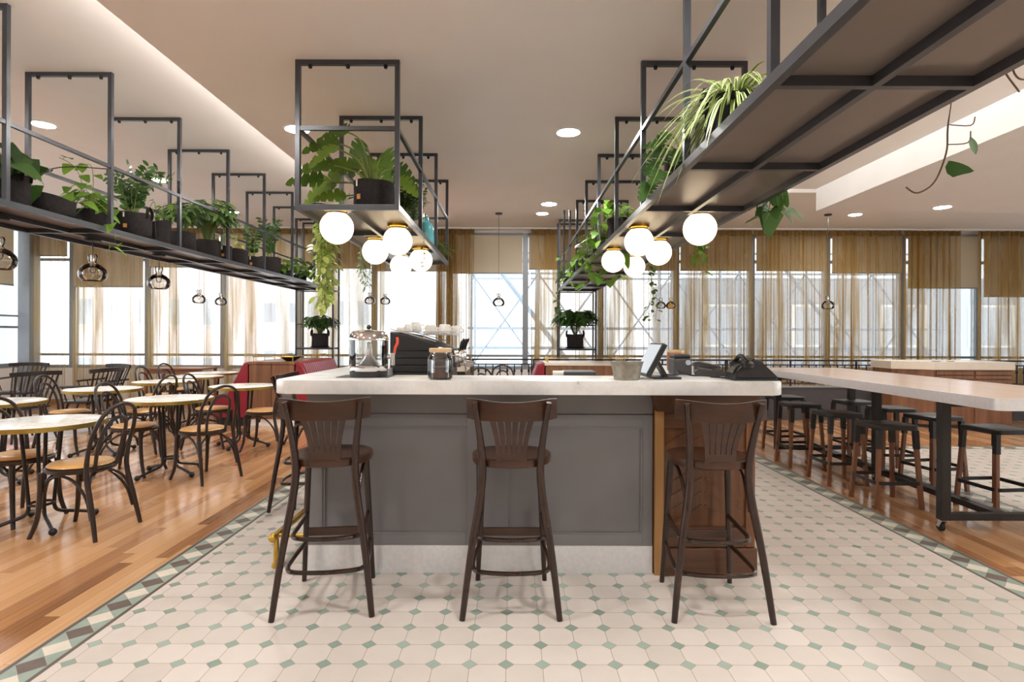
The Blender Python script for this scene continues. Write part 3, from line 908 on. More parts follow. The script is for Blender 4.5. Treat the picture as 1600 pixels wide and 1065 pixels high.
o = thing('bar_cabinet', 'charcoal grey panelled bar front with a steel kick plate under the countertop', 'cabinet', (-.18, 3.284, 0), 0)
X = lambda x: x + .18
b = MB()
b.span((X(-1.17), .016, .157), (X(.805), .13, 1.045)); b.build('carcass', M['bar_grey'], o, False)
fr = MB()
fy0, fy1 = 0, .0158
for a, c in ((-1.17, -1.077), (-.255, -.197), (-.193, -.015), (.748, .805)): fr.span((X(a), fy0, .157), (X(c), fy1, .905), .003)
for a, c in ((-1.077, -.255), (-.015, .748)):
    fr.span((X(a), fy0, .157), (X(c), fy1, .219), .003); fr.span((X(a), fy0, .835), (X(c), fy1, .905), .003)
fr.build('panel_frame', M['bar_grey'], o, False)
MB().span((X(-1.17), .004, .909), (X(.805), .0158, 1.045)).build('frieze_board', M['bar_grey'], o, False)
for a, c in ((-1.077, -.255), (-.015, .748)):
    m = MB(); t = .012
    m.span((X(a), .006, .219), (X(a) + t, .0157, .835)); m.span((X(c) - t, .006, .219), (X(c), .0157, .835))
    m.span((X(a) + t, .006, .219), (X(c) - t, .0157, .219 + t)); m.span((X(a) + t, .006, .835 - t), (X(c) - t, .0157, .835))
    m.build('panel_moulding', M['bar_grey'], o, False)
MB().span((X(-1.17), .002, 0), (X(.805), .016, .1565)).build('kick_plate', M['kick_steel'], o, False)
MB().span((X(-1.17), .13, 0), (X(-.87), 2.7, 1.045)).build('side_wall', M['bar_grey'], o, False)
MB().span((X(-.87), .13, .0), (X(-.28), 2.7, .90)).build('inner_bench', M['bar_grey'], o, False)
MB().span((X(-.28), .13, .0), (X(.80), .45, .90)).build('inner_bench', M['bar_grey'], o, False)

o = thing('oak_cabinet', 'dark oak panelled end cabinet of the bar behind the right bar stool', 'cabinet', (1.095, 3.27, 0), 0)
X = lambda x: x - 1.095
MB().span((X(.81), .012, .0), (X(1.38), 1.4, 1.045)).build('carcass', M['oak_dark'], o, False)
MB().span((X(.812), -.012, 0), (X(.862), .0115, .93)).build('corner_post', M['oak_light'], o, False)
MB().span((X(1.33), -.006, .16), (X(1.38), .0115, .93)).build('stile', M['oak_dark'], o, False)
MB().span((X(.866), -.004, .16), (X(1.326), .0115, .27)).build('bottom_rail', M['oak_dark_h'], o, False)
MB().span((X(.866), -.004, .83), (X(1.326), .0115, .93)).build('top_rail', M['oak_dark_h'], o, False)
MB().span((X(.866), -.020, 0), (X(1.39), .0115, .155), .004).build('plinth', M['oak_dark_h'], o, False)
MB().prism([(X(.78), 1.045), (X(.82), .93), (X(1.38), .93), (X(1.40), 1.045)], -.035, .0115, 'XZ').build('cornice', M['oak_dark_h'], o, False)
dp = MB()
for k in range(7):
    z = .30 + k * .078
    for s, cx in ((-1, .985), (1, 1.205)):
        if z + .02 < .82: dp.box((X(cx), .0085, z + .03), (.235, .006, .012), Matrix.Rotation(s * .55, 3, 'Y'))
dp.build('herringbone_bead', M['oak_dark'], o, False)

o = thing('foot_rail', 'polished brass foot rail standing at the left end of the bar', 'foot rail', (-1.37, 3.36, 0), 0)
MB().tube([(0, -.04, .185), (0, 2.5, .185)], .020, 14).build('rail', M['brass'], o)
MB().ball((0, -.045, .185), .027, 14).build('end_cap', M['brass'], o)
for y in (.0, 1.2, 2.4):
    MB().lathe([(0, 0), (.026, 0), (.026, .012), (.016, .03), (.014, .165)], 14, (0, y, 0)).build('post', M['brass'], o)
    MB().tube([(0, y, .185), (.19, y, .185)], .012, 10).build('bracket', M['brass'], o)

# ------------------------------------------------------------------ things on the counter
o = thing('drink_dispenser', 'clear drink dispenser with chrome lid and orange tap on the counter', 'dispenser', (-.815, 3.28, CT), 0)
MB().span((-.16, -.09, 0), (.13, .12, .003)).build('mat', M['black_plastic'], o, False)
MB().lathe([(0, .003), (.104, .003), (.106, .030), (0, .030)], 32).build('base_ring', M['black_plastic'], o)
MB().lathe([(0, .030), (.100, .030), (.106, .040), (.106, .062), (.110, .066), (0, .066)], 32).build('chrome_base', M['chrome'], o)
g = MB(); g.cap = False; g.lathe([(.108, .067), (.110, .206), (.107, .206), (.105, .070)], 36); g.build('bowl', M['jar_glass'], o)
MB().lathe([(0, .068), (.06, .068), (.022, .12), (.016, .19), (0, .20)], 24).build('paddle', M['steel'], o)
MB().lathe([(0, .207), (.113, .207), (.114, .215), (.104, .240), (.088, .258), (.050, .264), (0, .266)], 32).build('lid', M['chrome'], o)
MB().ball((0, 0, .281), .014, 14).build('knob', M['black_plastic'], o)
t = MB().tube([(.105, 0, .115), (.135, 0, .115)], .012, 10); t.tube([(.135, 0, .135), (.135, 0, .065)], .014, 10); tp = t.build('tap', M['chrome'], o)
MB().tube(smooth_path([(.145, 0, .132), (.150, 0, .165), (.163, 0, .195), (.160, 0, .225)], 4), .008, 8).build('tap_handle', M['red_plastic'], tp)

o = thing('coffee_jar', 'glass jar half full of coffee beans with a wooden lid, at the counter edge', 'jar', (-.385, 3.10, CT), 0)
g = MB(); g.cap = False
g.lathe([(0, .002), (.058, .002), (.067, .010), (.068, .10), (.064, .122), (.054, .134), (.054, .146), (.051, .146), (.051, .133), (.061, .120), (.065, .10), (.064, .012), (0, .006)], 32); g.build('glass_body', M['jar_glass'], o)
MB().lathe([(0, .007), (.062, .011), (.0635, .06), (.050, .068), (0, .064)], 28).build('coffee_beans', M['beans'], o)
MB().lathe([(0, .143), (.050, .143), (.050, .147), (.060, .147), (.061, .164), (.056, .168), (0, .168)], 28).build('lid', M['ash_lid'], o)
MB().lathe([(0, .168), (.014, .168), (.010, .173), (0, .174)], 12).build('lid_knob', M['white_china'], o)

# espresso machine, its black louvred side towards us
o = thing('espresso_machine', 'black louvred espresso machine with cups on top behind the bean jar', 'coffee machine', (-.66, 4.55, .90), 0)
prof = [(-.235, 0), (.19, 0), (.19, .22), (.155, .36), (.10, .385), (-.10, .455), (-.235, .478)]
MB().prism([(x, z) for x, z in prof], -.330, .40, 'XZ', .006).build('body', M['dark_grey_plastic'], o, False)
sp = MB()
zs_ = [.03 + .052 * k for k in range(6)]
for z in zs_: sp.span((-.225, -.352, z), (.185 if z < .2 else .17, -.3305, z + .045), .003)
sp.prism([(-.228, .345), (.150, .345), (.10, .380), (-.10, .450), (-.228, .472)], -.352, -.3305, 'XZ')
sp.build('louvred_side_panel', M['black_plastic'], o, False)
tr = MB()
tr.span((-.23, -.32, .479), (-.05, .39, .485)); 
for y in (-.31, .38): tr.bar((-.235, y, .50), (.10, y, .41), .008)
tr.build('cup_tray', M['steel'], o, False)
for k, y in enumerate((-.22, .02, .26)):
    h = MB().lathe([(0, -.05), (.035, -.05), (.038, 0), (.034, .045), (.02, .06), (0, .06)], 20, (.245, y, .295))
    h.tube([(.18, y, .31), (.245, y, .31)], .025, 12)
    gh = h.build('group_head', M['chrome'], o)
    p = MB().tube(smooth_path([(.25, y, .235), (.30, y, .235), (.355, y, .225)], 3), .010, 8); p.lathe([(0, -.02), (.03, -.018), (.033, .012), (0, .012)], 18, (.245, y, .235))
    p.build('portafilter', M['chrome'], gh)
    MB().tube([(.268, y - .02, .34), (.285, y - .02, .40), (.302, y - .02, .43)], .011, 8, radii=[.7, 1.1, .6]).build('lever', M['black_plastic'], gh)
for y in (-.30, .36):
    MB().tube(smooth_path([(.19, y, .30), (.27, y, .30), (.315, y, .24), (.325, y, .10), (.345, y, .03)], 5), .006, 8).build('steam_wand', M['chrome'], o)
MB().span((.19, -.31, .02), (.40, .39, .075), .006).build('drip_tray', M['steel'], o, False)

def cup(x, y, z, r, h, label, down=True):
    o = thing('coffee_cup', label, 'cup', (x, y, z), 0, 'white cups on the espresso machine')
    if down: pr = [(r, 0), (r * .98, h * .3), (r * .8, h * .8), (r * .62, h), (0, h), ]
    else: pr = [(0, 0), (r * .62, 0), (r * .8, h * .2), (r, h), (r * .93, h), (r * .7, h * .2), (0, h * .12)]
    MB().lathe(pr, 20).build('bowl', M['white_china'], o)
    MB().tube(smooth_path([(r * .92, 0, h * .25), (r * 1.5, 0, h * .3), (r * 1.5, 0, h * .62), (r * .8, 0, h * .75)], 4), r * .11, 6).build('handle', M['white_china'], o)
zt = .90 + .485
cups = [(-.83, -.24, 'white cup lowest and leftmost on the espresso machine', .036, .03), (-.775, -.24, 'short white cup second from the left on the espresso machine', .036, .052), (-.74, -.12, 'tall white cup standing behind the two leftmost on the espresso machine', .045, .07)]
for x, dy, lb, r, h in cups: cup(x, 4.55 + dy, zt, r, h, lb)
tb = thing('cup_rack', 'steel wire cup rack on the sloping front of the espresso machine', 'rack', (-.55, 4.55, 1.345), 0)
MB().span((-.105, -.30, .012), (.11, .37, .018)).build('tray', M['steel'], tb, False)
for y in (-.30, .37):
    rl = MB().bar((-.105, y, .035), (.11, y, .035), .006)
    for xx in (-.1, .1): rl.bar((xx, y, -.065 if xx > 0 else -.02), (xx, y, .035), .006)
    rl.build('gallery_rail', M['chrome'], tb, False)
for k, (x, dy, lb, r, h) in enumerate([(-.61, -.24, 'white cup left of the row on the wire cup rack', .045, .07), (-.61, -.10, 'white cup behind the left one on the wire cup rack', .042, .06), (-.51, -.24, 'white cup in the middle of the wire cup rack', .046, .075), (-.51, -.09, 'white cup behind the middle one on the wire cup rack', .046, .075), (-.46, .10, 'white cup at the back right of the wire cup rack', .042, .07)]):
    cup(x, 4.55 + dy, 1.345 + .018, r, h, lb)

o = thing('zinc_bucket', 'small round zinc bucket with a wire handle at the counter edge', 'bucket', (.62, 3.11, CT), 0)
g = MB(); g.cap = False
g.lathe([(0, 0), (.066, 0), (.069, .012), (.078, .060), (.079, .064), (.0795, .066), (.088, .094), (.091, .096), (.091, .099), (.086, .099), (.076, .062), (.064, .006), (0, .006)], 36); g.build('pail', M['galv'], o)
MB().tube(smooth_path([(-.088, 0, .092), (-.06, -.05, .102), (0, -.085, .103), (.06, -.05, .102), (.088, 0, .092)], 5), .0025, 6).build('wire_handle', M['galv'], o)
MB().lathe([(0, -.006), (.012, -.004), (.012, .004), (0, .006)], 10, (.05, -.064, .09), 'Y').build('lug', M['galv'], o)

# till: tilted touch screen on a stand, seen from the side
o = thing('till_screen', 'tilted black touch-screen till with a bright display beside the zinc bucket', 'till', (.775, 3.22, CT), math.radians(-88))
R = Matrix.Rotation(math.radians(-28), 3, 'X')
MB().box((0, 0, .105), (.25, .028, .20), R, .004).build('housing', M['black_plastic'], o, False)
MB().box(Vector((0, 0, .105)) + R @ Vector((0, -.0152, 0)), (.225, .002, .175), R).build('display', M['screen'], o, False)
s = MB().box((0, .075, .006), (.16, .15, .012), None, .003); s.box((0, .055, .055), (.07, .018, .12), Matrix.Rotation(math.radians(30), 3, 'X')); s.build('stand', M['black_plastic'], o, False)
o = thing('receipt_printer', 'black receipt printer behind the till screen', 'printer', (1.05, 3.60, CT), 0)
MB().span((-.055, -.07, 0), (.055, .07, .10), .008).build('body', M['dark_grey_plastic'], o, False)
MB().span((-.05, -.065, .10), (.05, .065, .125), .01).build('lid', M['black_plastic'], o, False)
MB().lathe([(0, -.004), (.016, -.003), (.016, .003), (0, .004)], 14, (.03, -.073, .075), 'Y').build('button', M['win_dark'], o)
o = thing('canister', 'copper canister with a pale wooden lid behind the receipt printer', 'canister', (1.13, 3.98, CT), 0)
MB().lathe([(0, 0), (.056, 0), (.058, .02), (.058, .125), (0, .125)], 28).build('body', M['copper'], o)
MB().lathe([(0, .125), (.059, .125), (.059, .142), (0, .144)], 28).build('lid', M['ash_lid'], o)

o = thing('card_terminal', 'grey card payment terminal lying flat between the till and the telephone', 'card terminal', (1.185, 3.46, CT), math.radians(75))
MB().prism([(-.11, 0), (.08, 0), (.09, .022), (.06, .046), (-.02, .036), (-.11, .020)], -.042, .042, 'YZ', .004).build('body', M['dark_grey_plastic'], o, False)
MB().box((0, .045, .044), (.062, .05, .004), Matrix.Rotation(.12, 3, 'X')).build('display', M['black_plastic'], o, False)
kp = MB()
for i in range(3):
    for j in range(4): kp.box((-.022 + .022 * i, -.085 + .021 * j, .0275 + .0043 * j), (.015, .013, .005))
kp.build('keypad', M['black_plastic'], o, False)
o = thing('card_terminal', 'second card terminal in a raised cradle behind the grey one', 'card terminal', (1.27, 3.78, CT), math.radians(80))
MB().span((-.05, -.07, 0), (.05, .07, .03), .006).build('cradle', M['black_plastic'], o, False)
MB().prism([(-.09, .03), (.07, .03), (.08, .062), (.04, .072), (-.09, .045)], -.038, .038, 'YZ', .004).build('body', M['dark_grey_plastic'], o, False)
tag(MB().tube(smooth_path([(.93, 3.50, CT + .005), (.99, 3.44, CT + .006), (1.0, 3.50, CT + .03), (1.06, 3.42, CT + .006), (1.12, 3.40, CT + .0055), (1.2, 3.33, CT + .005), (1.14, 3.30, CT + .005), (1.20, 3.22, CT + .005), (1.27, 3.20, CT + .005)], 6), .0045, 6).build('power_cable', M['rubber'], None), 'black cable looping across the counter to the telephone', 'cable')

# desk telephone seen from its side: wedge body, handset across the cradle, coiled cord
o = thing('telephone', 'old black desk telephone with a handset and coiled cord at the right of the counter', 'telephone', (1.30, 3.15, CT), 0)
MB().prism([(-.105, .012), (.118, .012), (.118, .024), (.075, .055), (.030, .110), (-.005, .118), (-.060, .085), (-.105, .040)], -.075, .075, 'XZ', .005).build('body', M['black_plastic'], o, False)
MB().span((-.108, -.08, 0), (.122, .08, .012), .003).build('base_plate', M['rubber'], o, False)
MB().lathe([(0, 0), (.042, 0), (.040, .008), (.012, .010), (0, .010)], 24).build('dial', M['dark_grey_plastic'], o).matrix_local = Matrix.Translation((.075, 0, .062)) @ Matrix.Rotation(math.radians(50), 4, 'Y')
hs = MB().tube(smooth_path([(-.045, -.085, .098), (-.048, -.03, .125), (-.048, .03, .125), (-.045, .085, .098)], 5), .013, 10)
for y in (-.085, .085): hs.lathe([(0, 0), (.030, 0), (.034, .022), (.020, .034), (0, .034)], 18, (-.045, y, .070))
hs.build('handset', M['black_plastic'], o)
pts = []
for k in range(90):
    t = k / 89; a = t * 2 * PI * 15
    c = Vector((-.085 - .02 * math.sin(PI * t), -.085 + .05 * t, .085 - .075 * t))
    pts.append(c + Vector((math.cos(a) * .008, math.sin(a) * .008, 0)))
MB().tube(pts, .0022, 5).build('coiled_cord', M['rubber'], o)
# ================================================================== bar stools (front is +y)
def bar_stool_proto():
    o = thing('bar_stool', 'proto', 'bar stool', (0, 0, 0), 0, 'dark bentwood bar stools at the counter')
    bd, br = M['bent_bar'], M['bar_rail_wood']
    # seat: round-cornered, dished
    def outline(k, s=1.0):
        a = 2 * PI * k / 40; c, q = math.cos(a), math.sin(a)
        e = .78
        rx, ry = .205 * s, .20 * s
        return (math.copysign(abs(c) ** e, c) * rx * (1 - .10 * (q < 0) * abs(q)), math.copysign(abs(q) ** e, q) * ry)
    b = MB(); rings = []
    for s, z in ((.90, .705), (.985, .712), (1.0, .728), (.985, .745), (.93, .750), (.80, .744), (.5, .737), (.2, .735)):
        rings.append([b.bm.verts.new((*outline(k, s), z)) for k in range(40)])
    for r0, r1 in zip(rings, rings[1:]):
        for k in range(40): b.bm.faces.new((r0[k], r0[(k + 1) % 40], r1[(k + 1) % 40], r1[k]))
    b.bm.faces.new(rings[0][::-1]); b.bm.faces.new(rings[-1])
    b.build('seat', br, o)
    for s in (-1, 1):
        rear = smooth_path([(s * .232, -.250, 0), (s * .195, -.215, .30), (s * .150, -.182, .58), (s * .141, -.178, .72), (s * .152, -.205, .86), (s * .176, -.250, 1.035)], 6)
        n = len(rear)
        MB().tube(rear, .0175, 10, radii=[.82 + .3 * math.sin(PI * min(1, i / n * 1.1)) for i in range(n)]).build('rear_leg', bd, o)
        front = [Vector((s * (.185 - .035 * t), .205 - .06 * t, .712 * t)) for t in [k / 8 for k in range(9)]]
        MB().tube(front, .0165, 10, radii=[.8 + .28 * k / 8 for k in range(9)]).build('front_leg', bd, o)
        # under-seat bentwood brace from the front leg to the rear leg
        MB().tube(smooth_path([(s * .155, .12, .69), (s * .158, .06, .694), (s * .158, -.05, .665), (s * .152, -.13, .58), (s * .150, -.170, .50)], 5), .009, 8).build('seat_brace', bd, o)
    MB().tube(smooth_path([(-.162, .16, .52), (-.155, .152, .63), (-.11, .142, .685), (0, .138, .696), (.11, .142, .685), (.155, .152, .63), (.162, .16, .52)], 5), .008, 8).build('front_brace', bd, o)
    for z, k in ((.360, 'upper'), (.205, 'lower')):
        t = z / .712; fx, fy = .185 - .035 * t, .205 - .06 * t
        rx, ry = (.188, -.196) if k == 'upper' else (.208, -.212)
        pts = smooth_path([(-fx + .006, fy - .01, z + .02), (-rx + .02, .0, z + .005), (-rx + .022, ry + .075, z), (-rx + .065, ry + .022, z), (0, ry + .002, z), (rx - .065, ry + .022, z), (rx - .022, ry + .075, z), (rx - .02, .0, z + .005), (fx - .006, fy - .01, z + .02)], 5)
        MB().tube(pts, .0115, 8).build('footrest_hoop', bd, o)
    t = .275 / .712; fx, fy = .185 - .035 * t, .205 - .06 * t
    MB().span((-fx, fy - .008, .255), (fx, fy + .008, .300), .003).build('front_stretcher', br, o, False)
    # curved top rail
    def rail(u, v):
        x = (u - .5) * .435; y = -.264 + 1.3 * x * x; z = .945 + (.090 + .024 * (2 * abs(u - .5)) ** 2) * v
        return x, y, z
    b = MB(); n = 16
    for k in range(n + 1):
        u = k / n
        for y_off in (-.0, .016):
            for v in (0, 1):
                x, y, z = rail(u, v)
                ez = .010 * (2 * abs(u - .5)) ** 6
                b.bm.verts.new((x, y + y_off, z - ez if v else z + ez))
    b.bm.verts.ensure_lookup_table(); V_ = b.bm.verts
    for k in range(n):
        i = k * 4; j = i + 4
        for p, q in ((0, 1), (1, 3), (3, 2), (2, 0)): b.bm.faces.new((V_[i + p], V_[i + q], V_[j + q], V_[j + p]))
    b.bm.faces.new((V_[0], V_[1], V_[3], V_[2])); b.bm.faces.new((V_[n * 4], V_[n * 4 + 2], V_[n * 4 + 3], V_[n * 4 + 1]))
    b.build('top_rail', br, o, True, 50)
    # fan splat: solid foot and six spreading slats
    def sp(x, t): return (x, -.192 - .056 * t + .015 * math.sin(PI * t), .712 + .240 * t)
    b = MB()
    def quad(x0, x1, x2, x3, t0, t1, m=6):
        L = []
        for k in range(m + 1):
            t = t0 + (t1 - t0) * k / m; f = k / m; f = f ** 1.5
            a = x0 + (x2 - x0) * f; c = x1 + (x3 - x1) * f
            p, q = Vector(sp(a, t)), Vector(sp(c, t))
            L.append([b.bm.verts.new(p), b.bm.verts.new(q), b.bm.verts.new(q + Vector((0, .009, 0))), b.bm.verts.new(p + Vector((0, .009, 0)))])
        for r0, r1 in zip(L, L[1:]):
            for i in range(4): b.bm.faces.new((r0[i], r0[(i + 1) % 4], r1[(i + 1) % 4], r1[i]))
        b.bm.faces.new(L[0][::-1]); b.bm.faces.new(L[-1])
    quad(-.073, .073, -.076, .076, 0, .30, 3)
    N = 6
    for k in range(N):
        a0 = -.076 + .152 * (k + .06) / N; a1 = -.076 + .152 * (k + .94) / N
        w = .222
        c0 = -w / 2 + w * (k + .11) / N; c1 = -w / 2 + w * (k + .89) / N
        quad(a0, a1, c0, c1, .30, 1.0)
    b.build('fan_splat', br, o)
    return o
st0 = bar_stool_proto(); remember(st0)
st0.location = (-.93, 2.99, 0); st0.rotation_euler = (0, 0, math.radians(7)); st0['label'] = 'dark bentwood bar stool at the counter, nearest the brass foot rail'
copy_tree(st0, (.0, 2.985, 0), 0, 'dark bentwood bar stool at the middle of the counter, in front of the grey panels')
copy_tree(st0, (1.01, 2.965, 0), math.radians(-1.5), 'dark bentwood bar stool in front of the dark oak end cabinet')
copy_tree(st0, (-1.60, 4.62, 0), math.radians(-90), 'dark bentwood bar stool at the left side of the bar, mostly hidden behind another')

# ================================================================== bentwood café chairs (front is +y)
def cafe_chair_proto():
    o = thing('cafe_chair', 'proto', 'chair', (0, 0, 0), 0, 'bentwood chairs at the round tables')
    bd = M['bent_dark']
    MB().lathe([(0, .425), (.190, .425), (.204, .430), (.205, .452), (.196, .458), (0, .458)], 36).build('seat_ring', bd, o)
    MB().lathe([(0, .4582), (.184, .4582), (.194, .466), (.180, .480), (.12, .487), (0, .489)], 36).build('seat_pad', M['vinyl_tan'], o)
    L = [(-.205, -.275, 0), (-.190, -.235, .20), (-.178, -.190, .42), (-.183, -.205, .58), (-.178, -.245, .72), (-.125, -.285, .835), (0, -.305, .88)]
    pts = smooth_path(L + [(-x, y, z) for x, y, z in L[-2::-1]], 6)
    n = len(pts)
    MB().tube(pts, .0165, 10, radii=[.8 + .25 * math.sin(PI * min(1, 4 * min(i, n - 1 - i) / n)) for i in range(n)]).build('back_loop', bd, o)
    L = [(-.095, -.178, .445), (-.105, -.205, .58), (-.100, -.240, .69), (-.065, -.268, .765), (0, -.280, .79)]
    MB().tube(smooth_path(L + [(-x, y, z) for x, y, z in L[-2::-1]], 6), .0125, 8).build('inner_loop', bd, o)
    for s in (-1, 1):
        fl = smooth_path([(s * .185, .205, 0), (s * .165, .170, .12), (s * .158, .155, .28), (s * .155, .150, .43)], 5)
        MB().tube(fl, .0175, 10, radii=[.8 + .3 * k / (len(fl) - 1) for k in range(len(fl))]).build('front_leg', bd, o)
        MB().tube(smooth_path([(s * .150, .125, .30), (s * .150, .10, .38), (s * .150, .02, .41), (s * .160, -.09, .375), (s * .176, -.185, .27), (s * .188, -.228, .13)], 5), .0095, 8).build('leg_brace', bd, o)
    MB().tube(smooth_path([(-.152, .148, .28), (-.13, .132, .37), (-.06, .122, .415), (0, .12, .42), (.06, .122, .415), (.13, .132, .37), (.152, .148, .28)], 5), .0095, 8).build('front_brace', bd, o)
    MB().tube(smooth_path([(-.183, -.222, .24), (-.15, -.185, .35), (-.07, -.155, .412), (0, -.15, .418), (.07, -.155, .412), (.15, -.185, .35), (.183, -.222, .24)], 5), .0095, 8).build('rear_brace', bd, o)
    return o
ch0 = cafe_chair_proto(); remember(ch0)
first = [True]
def chair(x, y, face, label):
    """face: world heading of the chair's front in degrees (0 = +x, 90 = +y)"""
    rz = math.radians(face - 90)
    if first[0]:
        first[0] = False; ch0.location = (x, y, 0); ch0.rotation_euler = (0, 0, rz); ch0['label'] = label
    else: copy_tree(ch0, (x, y, 0), rz, label)
chair(-2.965, 3.97, 176, 'bentwood chair with tan seat nearest the camera, right of the nearest round table')
chair(-3.60, 4.22, -15, 'bentwood chair with tan seat cut by the left edge of the photo')
chair(-5.08, 6.62, 5, 'bentwood chair with tan seat behind the nearest round table, back to the left')
chair(-3.68, 5.62, 2, 'bentwood chair left of the second round table, its tan seat under the table edge')
chair(-2.92, 5.45, 154, 'bentwood chair with tan seat right of the second round table')
chair(-3.62, 6.98, 4, 'bentwood chair in front of the red booth end, left of the table beside it')
chair(-2.92, 6.80, 180, 'bentwood chair with tan seat in front of the walnut booth panel')
chair(-4.27, 6.72, 176, 'bentwood chair behind the second round table, its back to the right')
chair(-5.22, 8.55, 0, 'small bentwood chair far back in front of the timber side table')
chair(-5.42, 9.42, -6, 'farthest bentwood chair left of the red booth, right of the timber side table')
chair(-.32, 8.30, -60, 'bentwood chair seen low behind the bar, left of the loop-back chair')
chair(-.16, 9.05, -92, 'bentwood chair with its whole loop back showing behind the bar, before the railing')

# ------------------------------------------------------------------ round marble tables
def round_table_proto():
    o = thing('round_table', 'proto', 'table', (0, 0, 0), 0, 'round marble café tables')
    MB().lathe([(0, .708), (.376, .708), (.376, .735), (.370, .738), (0, .738)], 56).build('marble_top', M['marble'], o)
    e = MB(); e.cap = False
    e.lathe([(.3765, .706), (.383, .706), (.384, .722), (.383, .7375), (.3765, .7375), (.3765, .706)], 56); e.build('brass_edge', M['brass_dull'], o)
    bi = M['black_iron']
    MB().lathe([(0, .694), (.15, .694), (.15, .7078), (0, .7078)], 24).build('top_plate', bi, o)
    MB().tube([(math.cos(a) * .072, math.sin(a) * .072, .16) for a in [2 * PI * k / 24 for k in range(24)]], .010, 8, closed=True).build('collar_ring', bi, o)
    for k in range(4):
        a = PI / 4 + k * PI / 2; c, s = math.cos(a), math.sin(a)
        leg = MB().tube(smooth_path([(c * r, s * r, z) for r, z in ((.115, .696), (.095, .45), (.074, .20), (.076, .12), (.11, .085), (.20, .062), (.30, .034))], 5), .0125, 8).build('leg', bi, o)
        MB().ball((c * .315, s * .315, .0262), .026, 14).build('ball_foot', bi, leg)
    return o
tb0 = round_table_proto(); remember(tb0)
TABS = [(-3.32, 4.07, 5, 'round marble table with brass edge nearest the camera, at the left edge'),
        (-3.32, 5.60, 20, 'second round marble table from the camera, between two tan-seated chairs'),
        (-3.27, 7.02, 40, 'round marble table with brass edge right in front of the red booth end'),
        (-4.65, 6.56, 10, 'round marble table with brass edge in front of the pair of spindle armchairs'),
        (-4.72, 5.26, 30, 'round marble table with brass edge cut by the left edge, behind the nearest one'),
        (-4.61, 7.66, 15, 'round marble table with brass edge in front of the timber side table'),
        (-4.72, 8.60, 0, 'round marble table left of the red booth, next nearer than the farthest'),
        (-4.90, 9.45, 25, 'farthest round marble table, at the window left of the red booth')]
for i, (x, y, r, lb) in enumerate(TABS):
    if i == 0: tb0.location = (x, y, 0); tb0.rotation_euler = (0, 0, math.radians(r)); tb0['label'] = lb
    else: copy_tree(tb0, (x, y, 0), math.radians(r), lb)

# ------------------------------------------------------------------ spindle-back armchairs (front is +y)
def armchair_proto():
    o = thing('spindle_armchair', 'proto', 'armchair', (0, 0, 0), 0, 'black spindle-back armchairs by the left windows')
    m = M['bent_dark']
    MB().prism(rounded([(-.23, -.21, .06), (.23, -.21, .06), (.25, .23, .09), (-.25, .23, .09)], 0), .415, .445, 'XY', .010).build('seat', m, o)
    for sx in (-1, 1):
        for sy in (-1, 1):
            MB().tube([(sx * .255, sy * .265 - .01, 0), (sx * .16, sy * .145, .416)], .0165, 8, radii=[.75, 1.1]).build('leg', m, o)
        MB().tube([(sx * .222, -.226, .15), (sx * .222, .206, .15)], .010, 8).build('side_stretcher', m, o)
        MB().tube(smooth_path([(sx * .262, -.285, .655), (sx * .285, -.10, .648), (sx * .290, .14, .640)], 5), .0155, 8).build('armrest', m, o)
        for y in (-.02, .11): MB().tube([(sx * .225, y, .442), (sx * .285, y + .01, .642)], .009, 8).build('arm_spindle', m, o)
    MB().tube([(-.222, 0, .15), (.222, 0, .15)], .010, 8).build('cross_stretcher', m, o)
    for k in range(8):
        x = -.205 + .41 * k / 7
        MB().tube([(x * .92, -.185, .442), (x * 1.15, -.345 + .5 * x * x, .845)], .0085 if 0 < k < 7 else .013, 8).build('spindle', m, o)
    MB().sweep(smooth_path([(-.285, -.295, .855), (-.15, -.335, .862), (0, -.348, .864), (.15, -.335, .862), (.285, -.295, .855)], 5), box_sect(.026, .055)).build('crest_rail', m, o, False)
    return o
ar0 = armchair_proto(); remember(ar0)
ARM = [(-7.85, 9.15, -78, 'black spindle armchair farthest left, facing the room before the left corner window'),
       (-6.25, 7.35, 158, 'black spindle armchair seen from the side behind the left-edge table'),
       (-6.35, 8.85, -112, 'black spindle armchair with its whole back showing, before the left window curtain'),
       (-5.92, 8.05, 172, 'black spindle armchair seen edge-on at the right of its pair')]
for i, (x, y, f, lb) in enumerate(ARM):
    if i == 0: ar0.location = (x, y, 0); ar0.rotation_euler = (0, 0, math.radians(f - 90)); ar0['label'] = lb
    else: copy_tree(ar0, (x, y, 0), math.radians(f - 90), lb)

o = thing('side_table', 'red-brown timber side table standing before the left windows', 'table', (-5.85, 10.2, 0), 0)
MB().span((-.50, -.28, .745), (.50, .28, .775), .003).build('top', M['desk_wood'], o, False)
for x in (-.47, .47):
    for y in (-.25, .25): MB().span((x - .022, y - .022, 0), (x + .022, y + .022, .7445)).build('leg', M['desk_wood'], o, False)
MB().span((-.447, -.262, .68), (.447, -.24, .744)).build('apron', M['desk_wood'], o, False)
MB().span((-.447, -.26, .26), (.447, .26, .285)).build('lower_shelf', M['desk_wood'], o, False)

